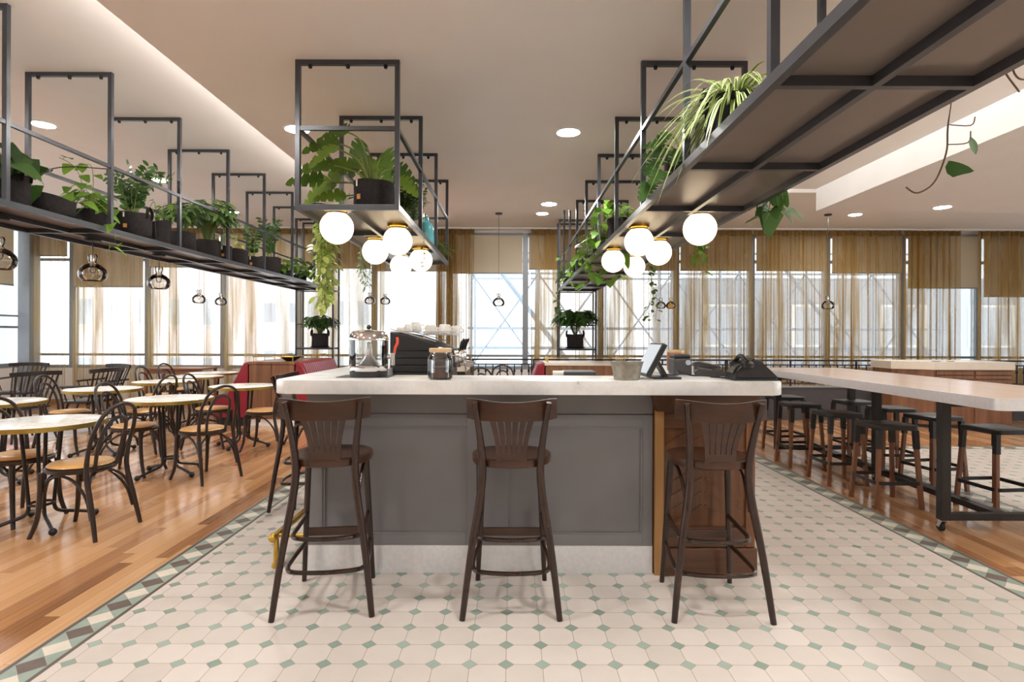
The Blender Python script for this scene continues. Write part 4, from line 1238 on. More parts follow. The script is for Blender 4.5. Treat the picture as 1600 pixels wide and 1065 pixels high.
# ------------------------------------------------------------------ red booths around two dividers
def booth(name, x0, x1, y0, y1, label, cat, front, top_m):
    o = thing(name, label, cat, ((x0 + x1) / 2, y0, 0), 0)
    w = (x1 - x0) / 2; L = y1 - y0
    MB().span((-w, 0, 0), (w, L, .10)).build('plinth', M['white_paint'], o, False)
    MB().span((-w, 0, .10), (w, L, .915)).build('core', front, o, False)
    if front is M['walnut']:
        for a, b in ((-w, -.002), (.002, w)): MB().span((a + .004, -.014, .104), (b - .004, -.001, .91), .001).build('front_panel', front, o, False)
    MB().span((-w - .015, -.02, .915), (w + .015, L, .955), .004).build('top_slab', top_m, o, False)
    g = MB()
    for sx in (-1, 1):
        g.tube([(sx * (w - .04), .02, 1.03), (sx * (w - .04), L - .05, 1.03)], .006, 8)
        for k in range(5): g.tube([(sx * (w - .04), .05 + k * (L - .12) / 4, .955), (sx * (w - .04), .05 + k * (L - .12) / 4, 1.03)], .005, 6)
    g.tube([(-w + .04, .02, 1.03), (w - .04, .02, 1.03)], .006, 8)
    g.build('gallery_rail', M['brass'], o)
    return o
def bench(x, y0, y1, s, label):
    """red bench; its back leans against x, the seat reaches towards s"""
    o = thing('booth_bench', label, 'bench', (x, y0, 0), 0, 'oxblood vinyl booth benches')
    L = y1 - y0; red = M['vinyl_red']
    MB().prism([(0, .12), (s * .52, .12), (s * .52, .40), (s * .30, .47), (s * .085, .90), (0, .94)], 0, .05, 'XZ', .004).build('end_cap', red, o, False)
    MB().span((s * .02, .051, .10), (s * .50, L, .36)).build('base', red, o, False)
    MB().span((s * .02, .051, .361), (s * .52, L, .45), .03).build('seat_cushion', red, o)
    b = MB(); n = int((L - .06) / .085)
    for k in range(n):
        ya = .055 + k * .085
        prof = [(s * .225, .455), (s * .235, .56), (s * .10, .93), (s * .02, .955), (s * .005, .93), (s * .005, .455)]
        b.prism(prof, ya + .002, ya + .083, 'XZ', .014)
    b.build('ribbed_back', red, o)
    MB().span((s * .02, .02, 0), (s * .46, L, .099)).build('kick', M['black_plastic'], o, False)
    return o
booth('booth_divider', -3.92, -3.25, 8.60, 10.25, 'walnut panelled booth divider with a brass gallery rail, left of the bar', 'divider', M['walnut'], M['walnut'])
bench(-3.94, 8.60, 10.25, -1, 'oxblood red booth bench with sloping end, left of the walnut divider')
bench(-3.23, 8.60, 10.25, 1, 'oxblood red booth bench with ribbed back, right of the walnut divider')
def small_bowl(x, y, z, r, label, mat):
    tag(MB().lathe([(0, 0), (r * .4, 0), (r * .8, r * .25), (r, r * .45), (r * .94, r * .45), (r * .7, r * .25), (0, r * .1)], 24).build('bowl', M[mat], None, loc=(x, y, z)), label, 'bowl')
small_bowl(-3.42, 8.9, .955, .16, 'shallow dark bowl on top of the walnut booth divider', 'black_iron')
booth('booth_divider', .50, 1.72, 8.55, 9.35, 'cream-topped booth divider behind the bar, below the right plant rack', 'divider', M['walnut'], M['cream_stone'])
bench(.485, 8.55, 9.35, -1, 'oxblood red bench end barely showing left of the cream-topped divider')
o = thing('service_station', 'cream service station top on a dark frame behind the espresso machine', 'cabinet', (-.80, 7.6, 0), 0)
MB().span((-.18, 0, .88), (.20, .6, 1.0), .004).build('top', M['cream_stone'], o, False)
MB().span((-.16, .02, 0), (.18, .58, .879)).build('body', M['black_plastic'], o, False)
o = thing('label_printer', 'dark grey box printer with paper roll on the inner bench, left of the zinc bucket', 'printer', (.42, 3.62, .90), 0)
MB().span((-.10, -.08, 0), (.10, .10, .235), .008).build('body', M['dark_grey_plastic'], o, False)
MB().lathe([(0, -.04), (.022, -.04), (.022, .03), (0, .03)], 18, (-.125, -.03, .215), 'X').build('paper_roll', M['paper_tag'], o)
MB().box((-.13, -.03, .185), (.05, .05, .006), Matrix.Rotation(.5, 3, 'Y')).build('paper_tongue', M['paper_tag'], o, False)

# ------------------------------------------------------------------ white-topped walnut cabinet at the right
o = thing('sideboard', 'walnut cabinet with a thick cream top and slatted drawers at the right, before the railing', 'cabinet', (6.65, 8.56, 0), 0)
X = lambda x: x - 6.65
poly = [(X(5.83), .30), (X(6.28), 0), (X(7.48), 0), (X(7.48), .80), (X(5.83), .80)]
MB().prism(poly, .87, .99, 'XY', .004).build('top_slab', M['cream_stone'], o, False)
inn = [(X(5.86), .315), (X(6.29), .03), (X(7.46), .03), (X(7.46), .78), (X(5.86), .78)]
MB().prism(inn, .05, .8695, 'XY').build('carcass', M['walnut'], o, False)
MB().prism([(X(5.90), .36), (X(6.31), .08), (X(7.42), .08), (X(7.42), .76), (X(5.90), .76)], 0, .05, 'XY').build('plinth', M['black_plastic'], o, False)
for a, b in ((6.32, 6.87), (6.90, 7.44)):
    d = MB().span((X(a), .014, .07), (X(b), .029, .66), .002).build('door', M['walnut'], o, False)
    f = MB()
    for k in range(3): f.prism([(.006, .675 + k * .062), (.029, .70 + k * .062), (.029, .728 + k * .062), (.006, .722 + k * .062)], X(a), X(b), 'YZ')
    f.build('slatted_drawer', M['walnut'], o, False)
tag(MB().lathe([(0, 0), (.055, 0), (.06, .006), (0, .006)], 24).build('coaster', M['dark_grey_plastic'], None, loc=(6.42, 8.72, .99)), 'left of two dark coasters on the cream cabinet top', 'coaster', 'coasters on the cream cabinet')
tag(MB().lathe([(0, 0), (.045, 0), (.05, .006), (0, .006)], 24).build('coaster', M['dark_grey_plastic'], None, loc=(6.64, 8.72, .99)), 'right of two dark coasters on the cream cabinet top', 'coaster', 'coasters on the cream cabinet')

# ------------------------------------------------------------------ long communal table on castors
o = thing('communal_table', 'long high wooden table with steel edge on a black castor frame', 'table', (3.40, 3.44, 0), 0)
TW, TL, TZ = .50, 3.46, .985
MB().prism(rounded([(-TW + .012, .012, .05), (TW - .012, .012, .05), (TW - .012, TL - .012, .05), (-TW + .012, TL - .012, .05)], 0), TZ - .05, TZ, 'XY').build('wooden_top', M['pale_wood'], o, True, 30)
e = MB(); r_out = rounded([(-TW, 0, .06), (TW, 0, .06), (TW, TL, .06), (-TW, TL, .06)], 0); r_in = rounded([(-TW + .0115, .0115, .05), (TW - .0115, .0115, .05), (TW - .0115, TL - .0115, .05), (-TW + .0115, TL - .0115, .05)], 0)
n = len(r_out); lo, hi = TZ - .072, TZ + .001
VS = [[e.bm.verts.new((x, y, z)) for x, y in r] for r, z in ((r_out, lo), (r_out, hi), (r_in, hi), (r_in, lo))]
for q in range(4):
    A, B = VS[q], VS[(q + 1) % 4]
    for k in range(n): e.bm.faces.new((A[k], A[(k + 1) % n], B[(k + 1) % n], B[k]))
e.build('steel_edge', M['kick_steel'], o, True, 30)
bi = M['black_iron']
def castor(x, y):
    c = MB().span((x - .022, y - .022, .082), (x + .022, y + .022, .088))
    for s in (-1, 1): c.prism([(y - .012, .083), (y + .022, .083), (y + .045, .036), (y + .020, .030)], x + s * .016 - .002, x + s * .016 + .002, 'YZ')
    k = c.build('castor', M['steel'], o, False)
    w = MB().lathe([(0, -.012), (.022, -.012), (.033, -.010), (.0335, 0), (.033, .010), (.022, .012), (0, .012)], 24, (x, y + .025, .0345), 'X').build('wheel', M['rubber'], k)
for y in (.56, 3.06):
    b = MB()
    b.span((-.43, y - .03, .088), (-.37, y + .03, TZ - .0725)); b.span((.40, y - .03, .088), (.46, y + .03, TZ - .0725))
    b.span((-.37, y - .025, .088), (.40, y + .025, .135)); b.span((-.37, y - .02, TZ - .112), (.40, y + .02, TZ - .0725))
    b.build('end_frame', bi, o, False)
    castor(-.40, y); castor(.43, y)
MB().span((-.02, .586, .090), (.06, 3.034, .133)).build('floor_beam', bi, o, False)
MB().span((-.01, 1.93, .1335), (.05, 1.99, TZ - .0725)).build('middle_post', bi, o, False)
castor(.02, 1.96)

# ------------------------------------------------------------------ low stools with black steel seats
def low_stool_proto():
    o = thing('low_stool', 'proto', 'stool', (0, 0, 0), 0, 'black steel stools with wooden legs at the long table')
    b = MB().prism(rounded([(-.17, -.17, .045), (.17, -.17, .045), (.17, .17, .045), (-.17, .17, .045)], 0), .618, .652, 'XY', .008)
    b.build('steel_seat', M['black_iron'], o, True, 30)
    for sx in (-1, 1):
        for sy in (-1, 1):
            a, c = Vector((sx * .175, sy * .175, 0)), Vector((sx * .142, sy * .142, .58))
            MB().bar(a, c, .030, .026, up=(0, 1, 0)).build('wooden_leg', M['stool_leg_wood'], o, False)
            k = MB().bar(Vector((sx * .149, sy * .149, .47)), Vector((sx * .143, sy * .143, .617)), .038, .034, up=(0, 1, 0))
            k.lathe([(0, -.02), (.007, -.02), (.007, .02), (0, .02)], 8, (sx * .146, sy * .146, .53), 'X')
            k.build('corner_bracket', M['black_iron'], o, False)
    q = rounded([(-.183, -.183, .05), (.183, -.183, .05), (.183, .183, .05), (-.183, .183, .05)], 0)
    MB().sweep([(x, y, .205) for x, y in q], box_sect(.008, .028), closed=True, up=(0, 0, 1)).build('footrest_band', M['black_iron'], o, False)
    return o
ls0 = low_stool_proto(); remember(ls0)
LOW = [(3.05, 4.70, 0, 'black low stool nearest the camera on the left side of the long table'),
       (3.05, 5.40, 1, 'black low stool second from the camera on the left side of the long table'),
       (3.05, 6.10, -2, 'black low stool third from the camera on the left side of the long table'),
       (3.24, 6.84, 4, 'black low stool at the far end of the long table, behind the third left one'),
       (3.80, 4.52, 6, 'black low stool on the right of the long table, cut by the right photo edge'),
       (3.80, 5.20, 10, 'black low stool on the right of the long table, behind the near table post'),
       (3.80, 5.78, -3, 'black low stool on the right of the long table, just right of its middle post'),
       (3.78, 6.36, 3, 'black low stool farthest on the right side of the long table')]
for i, (x, y, r, lb) in enumerate(LOW):
    if i == 0: ls0.location = (x, y, 0); ls0['label'] = lb
    else: copy_tree(ls0, (x, y, 0), math.radians(r), lb)
# ================================================================== plants
ELL = lambda t: max(.02, math.sin(PI * min(1, t * .96 + .02)) ** .8)
HEART = lambda t: max(.0, min(1.0, (t * 7 + .35)) * (1 - t) ** .62)
STRAP = lambda t: .6 + .4 * min(1, t * 4) if t < .6 else max(.03, 1 - ((t - .6) / .4) ** 1.6)
def MONST(t):
    base = min(1, t * 5 + .3) * (1 - t) ** .45
    return max(.02, base * (.42 if int(t * 24 + .5) % 5 == 4 else 1.0))
def rdir(r, up=.3, spread=1.0):
    a = r.random() * 2 * PI
    v = Vector((math.cos(a) * spread, math.sin(a) * spread, up + r.uniform(-.3, .3)))
    return v.normalized()
def pot(o, r, h, felt=True, handles=False, tags=False, saucer=False, mat='felt', dent=.0, seed=0):
    rnd = random.Random(seed)
    z0 = .0
    if saucer:
        MB().lathe([(0, 0), (r * 1.02, 0), (r * 1.25, .022), (r * 1.2, .022), (r * .98, .006), (0, .006)], 28).build('saucer', M['green_saucer'], o); z0 = .0065
    b = MB(); b.cap = False
    pf = [(0, z0), (r * .93, z0), (r, z0 + h * .1), (r * 1.0, z0 + h * .6), (r * 1.02, z0 + h), (r * .96, z0 + h), (r * .95, z0 + h * .86), (0, z0 + h * .86)]
    b.lathe(pf, 28)
    if felt:
        ph = rnd.random() * 6
        for v in b.bm.verts:
            a = math.atan2(v.co.y, v.co.x); f = 1 + .022 * math.sin(3 * a + ph + v.co.z * 14) + .015 * math.sin(7 * a + ph)
            v.co.x *= f; v.co.y *= f
            if v.co.z > z0 + h * .8: v.co.z += dent * h * math.sin(2 * a + ph) + .012 * h * math.sin(5 * a + ph)
    p = b.build('pot', M[mat], o)
    MB().lathe([(0, z0 + h * .87), (r * .93, z0 + h * .87), (r * .5, z0 + h * .885), (0, z0 + h * .89)], 20).build('soil', M['soil'], o)
    if handles:
        for s in (-1, 1):
            MB().sweep(smooth_path([(s * r * 1.0, -.035, h * .8 + z0), (s * r * 1.05, -.034, h * 1.05 + z0), (s * r * .98, 0, h * 1.28 + z0), (s * r * 1.05, .034, h * 1.05 + z0), (s * r * 1.0, .035, h * .8 + z0)], 4), box_sect(.004, .028), up=(s, 0, .2)).build('handle', M['felt'], p, False)
    if tags:
        a = -PI / 2 + tags
        R = Matrix.Rotation(a + PI / 2, 3, 'Z')
        q = Vector((math.cos(a), math.sin(a), 0)) * (r * 1.075)
        MB().box(q + Vector((0, 0, z0 + h * .42)), (.030, .002, .034), R).build('leather_tag', M['leather_tag'], p, False)
        MB().box(q * 1.01 + Vector((-.012, 0, z0 + h * .86)), (.012, .002, .042), R).build('care_tag', M['paper_tag'], p, False)
    return z0 + h * .88
def vine(F, S, pts, L, rnd, lm=HEART, step=.07, ratio=.72, r=.0025, hang=.6):
    p = smooth_path(pts, 8)
    S.tube(p, r, 5)
    acc = 0; side = 1
    for a, b in zip(p, p[1:]):
        acc += (b - a).length
        if acc > step:
            acc = 0; side = -side
            t = (b - a).normalized()
            out = t.cross(Vector((0, 0, 1)))
            if out.length < .3: out = Vector((math.cos(rnd.random() * 6.3), math.sin(rnd.random() * 6.3), 0))
            out = (out.normalized() * side + Vector((rnd.uniform(-.6, .6), rnd.uniform(-.6, .6), rnd.uniform(-.1, .5)))).normalized()
            q = b + out * L * .35
            S.tube([b, b + out * L * .2 + Vector((0, 0, L * .06)), q], r * .7, 4)
            d = (out + Vector((rnd.uniform(-.3, .3), rnd.uniform(-.3, .3), -hang * rnd.uniform(.4, 1.6)))).normalized()
            k = rnd.uniform(.7, 1.15)
            F.leaf(q, d, (rnd.uniform(-.4, .4), rnd.uniform(-.4, .4) - .3, 1), L * k, L * k * ratio * 1.35, lm, rnd.uniform(.1, .35), .12, 6)
def pothos(F, S, z, rnd, n=7, L=.09, reach=.22, droop=.25, hangs=()):
    for k in range(n):
        a = 2 * PI * k / n + rnd.uniform(-.4, .4); r1 = reach * rnd.uniform(.5, 1.1); h = rnd.uniform(.05, .22)
        c, s = math.cos(a), math.sin(a)
        vine(F, S, [(c * .02, s * .02, z), (c * r1 * .4, s * r1 * .4, z + h), (c * r1, s * r1, z + h * .7 - droop * rnd.random())], L, rnd)
    for h in hangs: vine(F, S, h, L, rnd, step=.075)
def zz(F, S, z, rnd, n=8, H=.36, L=.075, lean=.5):
    for k in range(n):
        a = 2 * PI * k / n + rnd.uniform(-.4, .4); hh = H * rnd.uniform(.65, 1.1); r1 = hh * lean * rnd.uniform(.5, 1.2)
        c, s = math.cos(a), math.sin(a)
        p = smooth_path([(c * .03, s * .03, z), (c * r1 * .35, s * r1 * .35, z + hh * .55), (c * r1, s * r1, z + hh)], 8)
        S.tube(p, .006, 6, radii=[1 - .7 * i / len(p) for i in range(len(p))])
        tw = rnd.uniform(0, 3.1)
        for i in range(4, len(p)):
            if i % 2 and i < len(p) - 1: continue
            t = (p[i] - p[i - 1]).normalized(); e1 = t.cross(Vector((-s, c, .3))).normalized(); e2 = t.cross(e1)
            sd = e1 * math.cos(tw) + e2 * math.sin(tw)
            for q in (-1, 1):
                d = (sd * q + t * rnd.uniform(.35, .7) + Vector((0, 0, .05))).normalized()
                F.leaf(p[i] + t * (.008 * q), d, t.cross(sd) * rnd.choice((-1, 1)) + Vector((0, 0, .5)), L * rnd.uniform(.85, 1.1), L * .40, ELL, .12, .2, 4)
def scheff(F, S, z, rnd, n=22, R=.2, H=.32, L=.075, z_c=.6):
    for k in range(n):
        d = rdir(rnd, .3); rr = rnd.uniform(.35, 1.05)
        q = Vector((d.x * R * rr, d.y * R * rr, max(z + .02, z + H * z_c * .9 + d.z * H * .62 * rr)))
        S.tube(smooth_path([(d.x * .02, d.y * .02, z), (d.x * R * .25, d.y * R * .25, z + (q.z - z) * .6), q], 4), .0026, 5)
        nl = rnd.choice((5, 6, 7)); ax = (d + Vector((0, 0, .8))).normalized()
        e1 = ax.cross(Vector((.3, .2, 1)));  e1 = e1.normalized() if e1.length > .1 else Vector((1, 0, 0)); e2 = ax.cross(e1)
        for i in range(nl):
            a = 2 * PI * i / nl
            v = (e1 * math.cos(a) + e2 * math.sin(a) + ax * .15).normalized()
            F.leaf(q, v, ax, L * rnd.uniform(.8, 1.15), L * .42, ELL, .35, .12, 4)
def monstera(F, S, z, rnd, spec):
    for a, hh, r1, L in spec:
        c, s = math.cos(a), math.sin(a)
        q = Vector((c * r1, s * r1, z + hh))
        S.tube(smooth_path([(c * .02, s * .02, z), (c * r1 * .4, s * r1 * .4, z + hh * .75), q], 6), .006, 6)
        d = Vector((c * .75 + rnd.uniform(-.3, .3), s * .75 + rnd.uniform(-.5, .1), rnd.uniform(-.75, .1))).normalized()
        up = Vector((rnd.uniform(-.4, .4), -.9, .8))
        F.leaf(q - d * L * .12, d, up, L, L * 1.0, MONST, .22, .10, 24)
def strap(F, S, z, rnd, n=46, L=.34, W=.017, hang=1.0):
    for k in range(n):
        a = rnd.random() * 2 * PI; l = L * rnd.uniform(.6, 1.15); e = rnd.uniform(.2, 1.3)
        d = Vector((math.cos(a), math.sin(a), e)).normalized()
        F.leaf((math.cos(a) * .02, math.sin(a) * .02, z), d, (0, 0, 1), l, W * rnd.uniform(.7, 1.2), STRAP, hang * rnd.uniform(.7, 1.5), .25, 10)
def fern(F, S, z, rnd, n=20, L=.38, lean=None):
    for k in range(n):
        a = rnd.random() * 2 * PI; l = L * rnd.uniform(.6, 1.1); e = rnd.uniform(.25, 1.2)
        d = Vector((math.cos(a) + (lean[0] if lean else 0), math.sin(a) + (lean[1] if lean else 0), e)).normalized()
        p = []
        for i in range(19):
            t = i / 18; q = Vector((0, 0, z)) + d * (l * t); q.z -= .55 * l * t * t; p.append(q)
        S.tube(p, .002, 4)
        for i in range(2, 19):
            t = (p[i] - p[i - 1]).normalized(); sd = t.cross(Vector((0, 0, 1))).normalized()
            w = .040 * (1 - (i / 19) ** 2.2) + .006
            for q in (-1, 1): F.leaf(p[i], (sd * q + t * .35).normalized(), (0, 0, 1), w, .012, ELL, .15, .1, 3)
def bushy(F, S, z, rnd, n=40, R=.14, H=.30, L=.035):
    for k in range(n):
        d = rdir(rnd, .7); rr = rnd.uniform(.5, 1.05)
        q = Vector((d.x * R * rr, d.y * R * rr, z + H * .35 + d.z * H * .7 * rr))
        p = smooth_path([(d.x * .02, d.y * .02, z), ((q.x) * .5, q.y * .5, (z + q.z) * .52), q], 5)
        S.tube(p, .002, 4)
        for i in range(4, len(p)):
            for _ in range(2): F.leaf(p[i], rdir(rnd, .2), (0, 0, 1), L * rnd.uniform(.8, 1.2), L * .6, ELL, .15, .1, 3)

SZ = SH_Z + .040
def plant(name, label, loc, leaf, fn, r=.11, h=.17, group=None, rz=0, stem='stem', **k):
    o = thing(name, label, 'potted plant', loc, rz, group)
    z = pot(o, r, h, seed=len(label), **k)
    F, S = MB(), MB()
    fn(F, S, z, random.Random(len(label) * 7 + int(abs(loc[1]) * 100)))
    if abs(loc[2] - SZ) < .001:                                   # leaves and stems rest on the tray, they do not pass through it
        a, b = [(x0, x1) for x0, x1 in ((LX0, LX1), (MX0, MX1), (RX0, RX1)) if x0 < loc[0] < x1][0]
        for m in (F, S):
            for v in m.bm.verts:
                wx = loc[0] + v.co.x
                d = min(wx - a, b - wx)
                if d > -.022 and v.co.z < .012 and (v.co.z > -.11 or leaf == 'leaf_spider'):
                    if v.co.z < -.03 and d < .11 and leaf != 'leaf_spider': v.co.x = (a - .024 if wx - a < b - wx else b + .024) - loc[0] + (-.2 if wx - a < b - wx else .2) * d * .3
                    else: v.co.z = .012
    F.build('foliage', M[leaf], o, True, 60, keep_normals=True)
    S.build('stems', M[stem], o)
    return o
GL = 'potted plants on the left hanging shelf'
GR = 'potted plants on the right hanging shelf'
GM = 'potted plants on the monstera shelf'
lx = lambda p, X: (X, X * 900 / (p - 800), SZ)          # a spot on the left shelf on the sight line of photo column p
# ---- left shelf, from the camera outwards
plant('heartleaf_plant', 'large heart-leaf plant in a felt pot cut by the left edge of the photo', lx(12, -3.42), 'leaf_dark', lambda F, S, z, r: pothos(F, S, z, r, 9, .16, .20, .1), .12, .22, GL, saucer=True, handles=True)
plant('potted_plant', 'slouching black felt bag with a bare trailing stem on the left shelf', lx(78, -3.42), 'leaf_pothos', lambda F, S, z, r: vine(F, S, [(0, 0, z), (-.10, -.12, z + .12), (-.16, -.2, z - .02), (-.10, -.2, z - .12)], .05, r, step=.12), .15, .15, GL, dent=.12, saucer=True)
plant('pothos', 'bright green pothos climbing and trailing over the left shelf edge above the largest pendant', lx(144, -3.44), 'leaf_pothos', lambda F, S, z, r: (pothos(F, S, z, r, 14, .10, .24, .1, hangs=([(0, -.03, z), (-.05, -.1, z + .32), (-.12, -.2, z + .40)], [(.0, 0, z), (.05, -.08, z + .36), (.0, -.2, z + .3)], [(.02, -.02, z), (.06, -.12, z + .1), (.20, -.10, z - .02), (.215, -.10, z - .20), (.20, -.10, z - .36)]))), .12, .16, GL, tags=False)
plant('zz_plant', 'glossy upright plant in a wide black felt pot with a leather tag', lx(206, -3.40), 'leaf_zz', lambda F, S, z, r: zz(F, S, z, r, 16, .42, .08, .62), .15, .22, GL, tags=.25, handles=True, saucer=True)
plant('potted_plant', 'small trailing plant in a narrow felt pot, right of the glossy upright plant', lx(248, -3.36), 'leaf_pothos', lambda F, S, z, r: pothos(F, S, z, r, 5, .06, .16, .1), .095, .22, GL, dent=.08)
plant('umbrella_plant', 'pale drooping umbrella plant in a felt pot, left of the fuller one', lx(286, -3.38), 'leaf_scheff', lambda F, S, z, r: scheff(F, S, z, r, 46, .22, .40, .085, .5), .115, .20, GL)
plant('umbrella_plant', 'full tall umbrella plant spilling over its felt pot at the middle of the left shelf', lx(324, -3.40), 'leaf_scheff', lambda F, S, z, r: scheff(F, S, z, r, 100, .32, .60, .10, .45), .13, .20, GL)
plant('potted_plant', 'narrow felt pot with few leaves, right of the full umbrella plant', lx(350, -3.38), 'leaf_pothos', lambda F, S, z, r: pothos(F, S, z, r, 3, .06, .09, .05), .085, .19, GL, tags=.3)
plant('potted_plant', 'black felt pot with low lime leaves behind its rim on the left shelf', lx(369, -3.40), 'leaf_lime', lambda F, S, z, r: pothos(F, S, z, r, 4, .07, .09, .0), .13, .20, GL, dent=.05)
plant('potted_plant', 'tagged felt pot with upright leaves, left of the tallest glossy far plant', lx(394, -3.40), 'leaf_zz', lambda F, S, z, r: zz(F, S, z, r, 6, .42, .09, .35), .12, .17, GL, tags=.3)
plant('zz_plant', 'upright glossy plant in a felt pot near the far end of the left shelf', lx(420, -3.42), 'leaf_zz', lambda F, S, z, r: zz(F, S, z, r, 7, .58, .10, .28), .15, .24, GL)
plant('potted_plant', 'spreading mid-green plant near the far end of the left shelf', lx(445, -3.42), 'leaf_pothos', lambda F, S, z, r: pothos(F, S, z, r, 9, .15, .26, .05), .12, .12, GL)
plant('potted_plant', 'broad-leaved plant at the far end of the left shelf before the yellow trailing plant', lx(466, -3.46), 'leaf_zz', lambda F, S, z, r: pothos(F, S, z, r, 10, .17, .28, .05), .12, .12, GL)

# ---- the monstera shelf above the bar
sp = [(2.6, .20, .30, .26), (2.9, .05, .36, .25), (3.3, .30, .26, .25), (2.2, .34, .20, .24), (1.2, .26, .14, .27), (.7, .16, .18, .21), (.2, .06, .18, .17), (3.6, .12, .30, .25), (-2.8, .02, .36, .24), (2.5, -.04, .28, .22), (1.9, .12, .28, .25), (-2.5, .22, .28, .22), (2.9, .16, .20, .24), (3.1, -.06, .22, .22), (2.75, .42, .24, .22), (2.0, .20, .10, .24)]
plant('monstera', 'monstera with split leaves in a tagged black felt pot above the nearest globe', (-.965, 4.0, SZ), 'leaf_monstera', lambda F, S, z, r: monstera(F, S, z, r, sp), .135, .205, GM, tags=-.5, handles=False)
plant('potted_plant', 'small-leaved bushy plant on the monstera shelf, left of the teal bottle', (-.92, 4.80, SZ), 'leaf_dark', lambda F, S, z, r: (bushy(F, S, z, r, 70, .22, .38, .042), vine(F, S, [(.05, 0, z), (.17, -.05, z + .02), (.20, -.12, z - .14), (.20, -.12, z - .42)], .022, r, ELL, .02)), .10, .13, GM)
plant('potted_plant', 'loose small-leaved plant on the monstera shelf, behind the bushy one', (-.95, 5.25, SZ), 'leaf_grey', lambda F, S, z, r: bushy(F, S, z, r, 45, .20, .42, .045), .09, .12, GM)
plant('boston_fern', 'boston fern arching over the far end of the monstera shelf', (-.90, 6.28, SZ), 'leaf_fern', lambda F, S, z, r: fern(F, S, z, r, 34, .40, (.25, .1)), .10, .14, GM)
def bottle(x, y, label, s):
    o = thing('bottle', label, 'bottle', (x, y, SZ), 0, 'teal bottles on the monstera shelf')
    MB().lathe([(0, 0), (.052 * s, 0), (.056 * s, .02 * s), (.056 * s, .13 * s), (.046 * s, .165 * s), (.020 * s, .185 * s), (.018 * s, .215 * s), (0, .215 * s)], 24).build('glass_body', M['teal_glass'], o)
    MB().lathe([(0, .215 * s), (.021 * s, .215 * s), (.021 * s, .24 * s), (0, .24 * s)], 14).build('stopper', M['chrome'], o)
bottle(-.815, 5.45, 'taller teal spray bottle between the bushy plant and the fern', 1.25)
bottle(-.81, 5.78, 'shorter teal bottle just left of the fern', .95)
plant('trailing_plant', 'long curtain of yellow-green variegated leaves hanging left of the nearest globe lamp', (-1.29, 4.42, SZ), 'leaf_lime',
      lambda F, S, z, r: [vine(F, S, [(0, 0, z), (-.09 + q * .004, -.01 + .02 * q - .06, z + .03), (-.135 - r.uniform(0, .03), -.10 + .02 * q, z - .05), (-.14 + r.uniform(-.06, .05), -.15 + .014 * q, z - .30), (-.13 + r.uniform(-.05, .05), -.15 + .014 * q, z - r.uniform(.5, .78))], .062, r, ELL, .024, .5, .002, .8) for q in range(18)], .07, .11, GM)
plant('trailing_plant', 'fine grey-green plant hanging from the monstera shelf left of the lamp cluster', (-1.29, 5.48, SZ), 'leaf_grey',
      lambda F, S, z, r: [vine(F, S, [(0, 0, z), (-.10, -.02, z + .02), (-.125, .02 * q - .05, z - .12), (-.13 + r.uniform(-.05, .04), .03 * q - .06, z - .3), (-.13 + r.uniform(-.05, .05), .02 * q - .05, z - r.uniform(.35, .52))], .04, r, ELL, .02, .3, .002, .9) for q in range(8)], .07, .11, GM)

# ---- right shelf, from the camera outwards
o = thing('planter', 'grey marbled planter half hidden at the top right corner of the photo', 'planter', (1.20, 2.16, SZ), 0)
MB().lathe([(0, 0), (.10, 0), (.12, .04), (.125, .16), (.118, .20), (.108, .20), (.112, .15), (0, .13)], 28).build('body', M['marble_dark'], o)
plant('spider_plant', 'striped spider plant arching over the left edge of the right shelf', (1.01, 2.62, SZ), 'leaf_spider', lambda F, S, z, r: strap(F, S, z, r, 170, .42, .017, .9), .13, .22, GR, handles=True)
plant('potted_plant', 'split-leaved plant in a felt pot on the right shelf beyond the spider plant', (1.07, 3.60, SZ), 'leaf_zz', lambda F, S, z, r: monstera(F, S, z, r, [(3.1, .10, .12, .15), (3.4, .02, .18, .15), (2.7, .16, .14, .14), (3.7, -.06, .2, .15), (2.9, -.1, .2, .15), (3.2, .2, .1, .14), (2.4, .06, .16, .14), (4.2, .06, .14, .14)]), .11, .24, GR)
plant('pothos', 'pothos in a felt pot on the right shelf, left of the globe cluster', (1.0, 5.35, SZ), 'leaf_pothos', lambda F, S, z, r: pothos(F, S, z, r, 10, .11, .24, .15, hangs=([(-.03, 0, z), (-.2, -.02, z + .05), (-.20, -.1, z - .2)],)), .12, .24, GR)
plant('pothos', 'bright pothos trailing in front of the leftmost right-hand globe', (.98, 6.15, SZ), 'leaf_pothos', lambda F, S, z, r: pothos(F, S, z, r, 10, .13, .24, .1, hangs=([(0, 0, z), (-.17, -.08, z + .08), (-.20, -.14, z - .15), (-.12, -.22, z - .34), (.02, -.26, z - .42)], [(0, 0, z), (-.18, .04, z + .05), (-.22, -.05, z - .18), (-.05, -.2, z - .28), (.16, -.26, z - .40)], [(0, 0, z), (-.18, -.15, z + .1), (-.20, -.25, z - .1), (-.02, -.36, z - .15), (.14, -.38, z - .2)], [(0, 0, z), (-.17, -.0, z + .08), (-.22, -.02, z - .15), (-.18, -.06, z - .45)])), .12, .16, GR)
plant('potted_plant', 'mixed green plant on the right shelf, left of the trailing bright pothos', (1.0, 7.3, SZ), 'leaf_grey', lambda F, S, z, r: pothos(F, S, z, r, 12, .10, .26, .2), .12, .16, GR)
plant('potted_plant', 'leafy plant far along the right shelf, between its thin posts', (1.0, 8.2, SZ), 'leaf_pothos', lambda F, S, z, r: pothos(F, S, z, r, 11, .12, .27, .25, hangs=([(0, 0, z), (-.17, 0, z + .04), (-.2, -.1, z - .25)],)), .12, .14, GR)
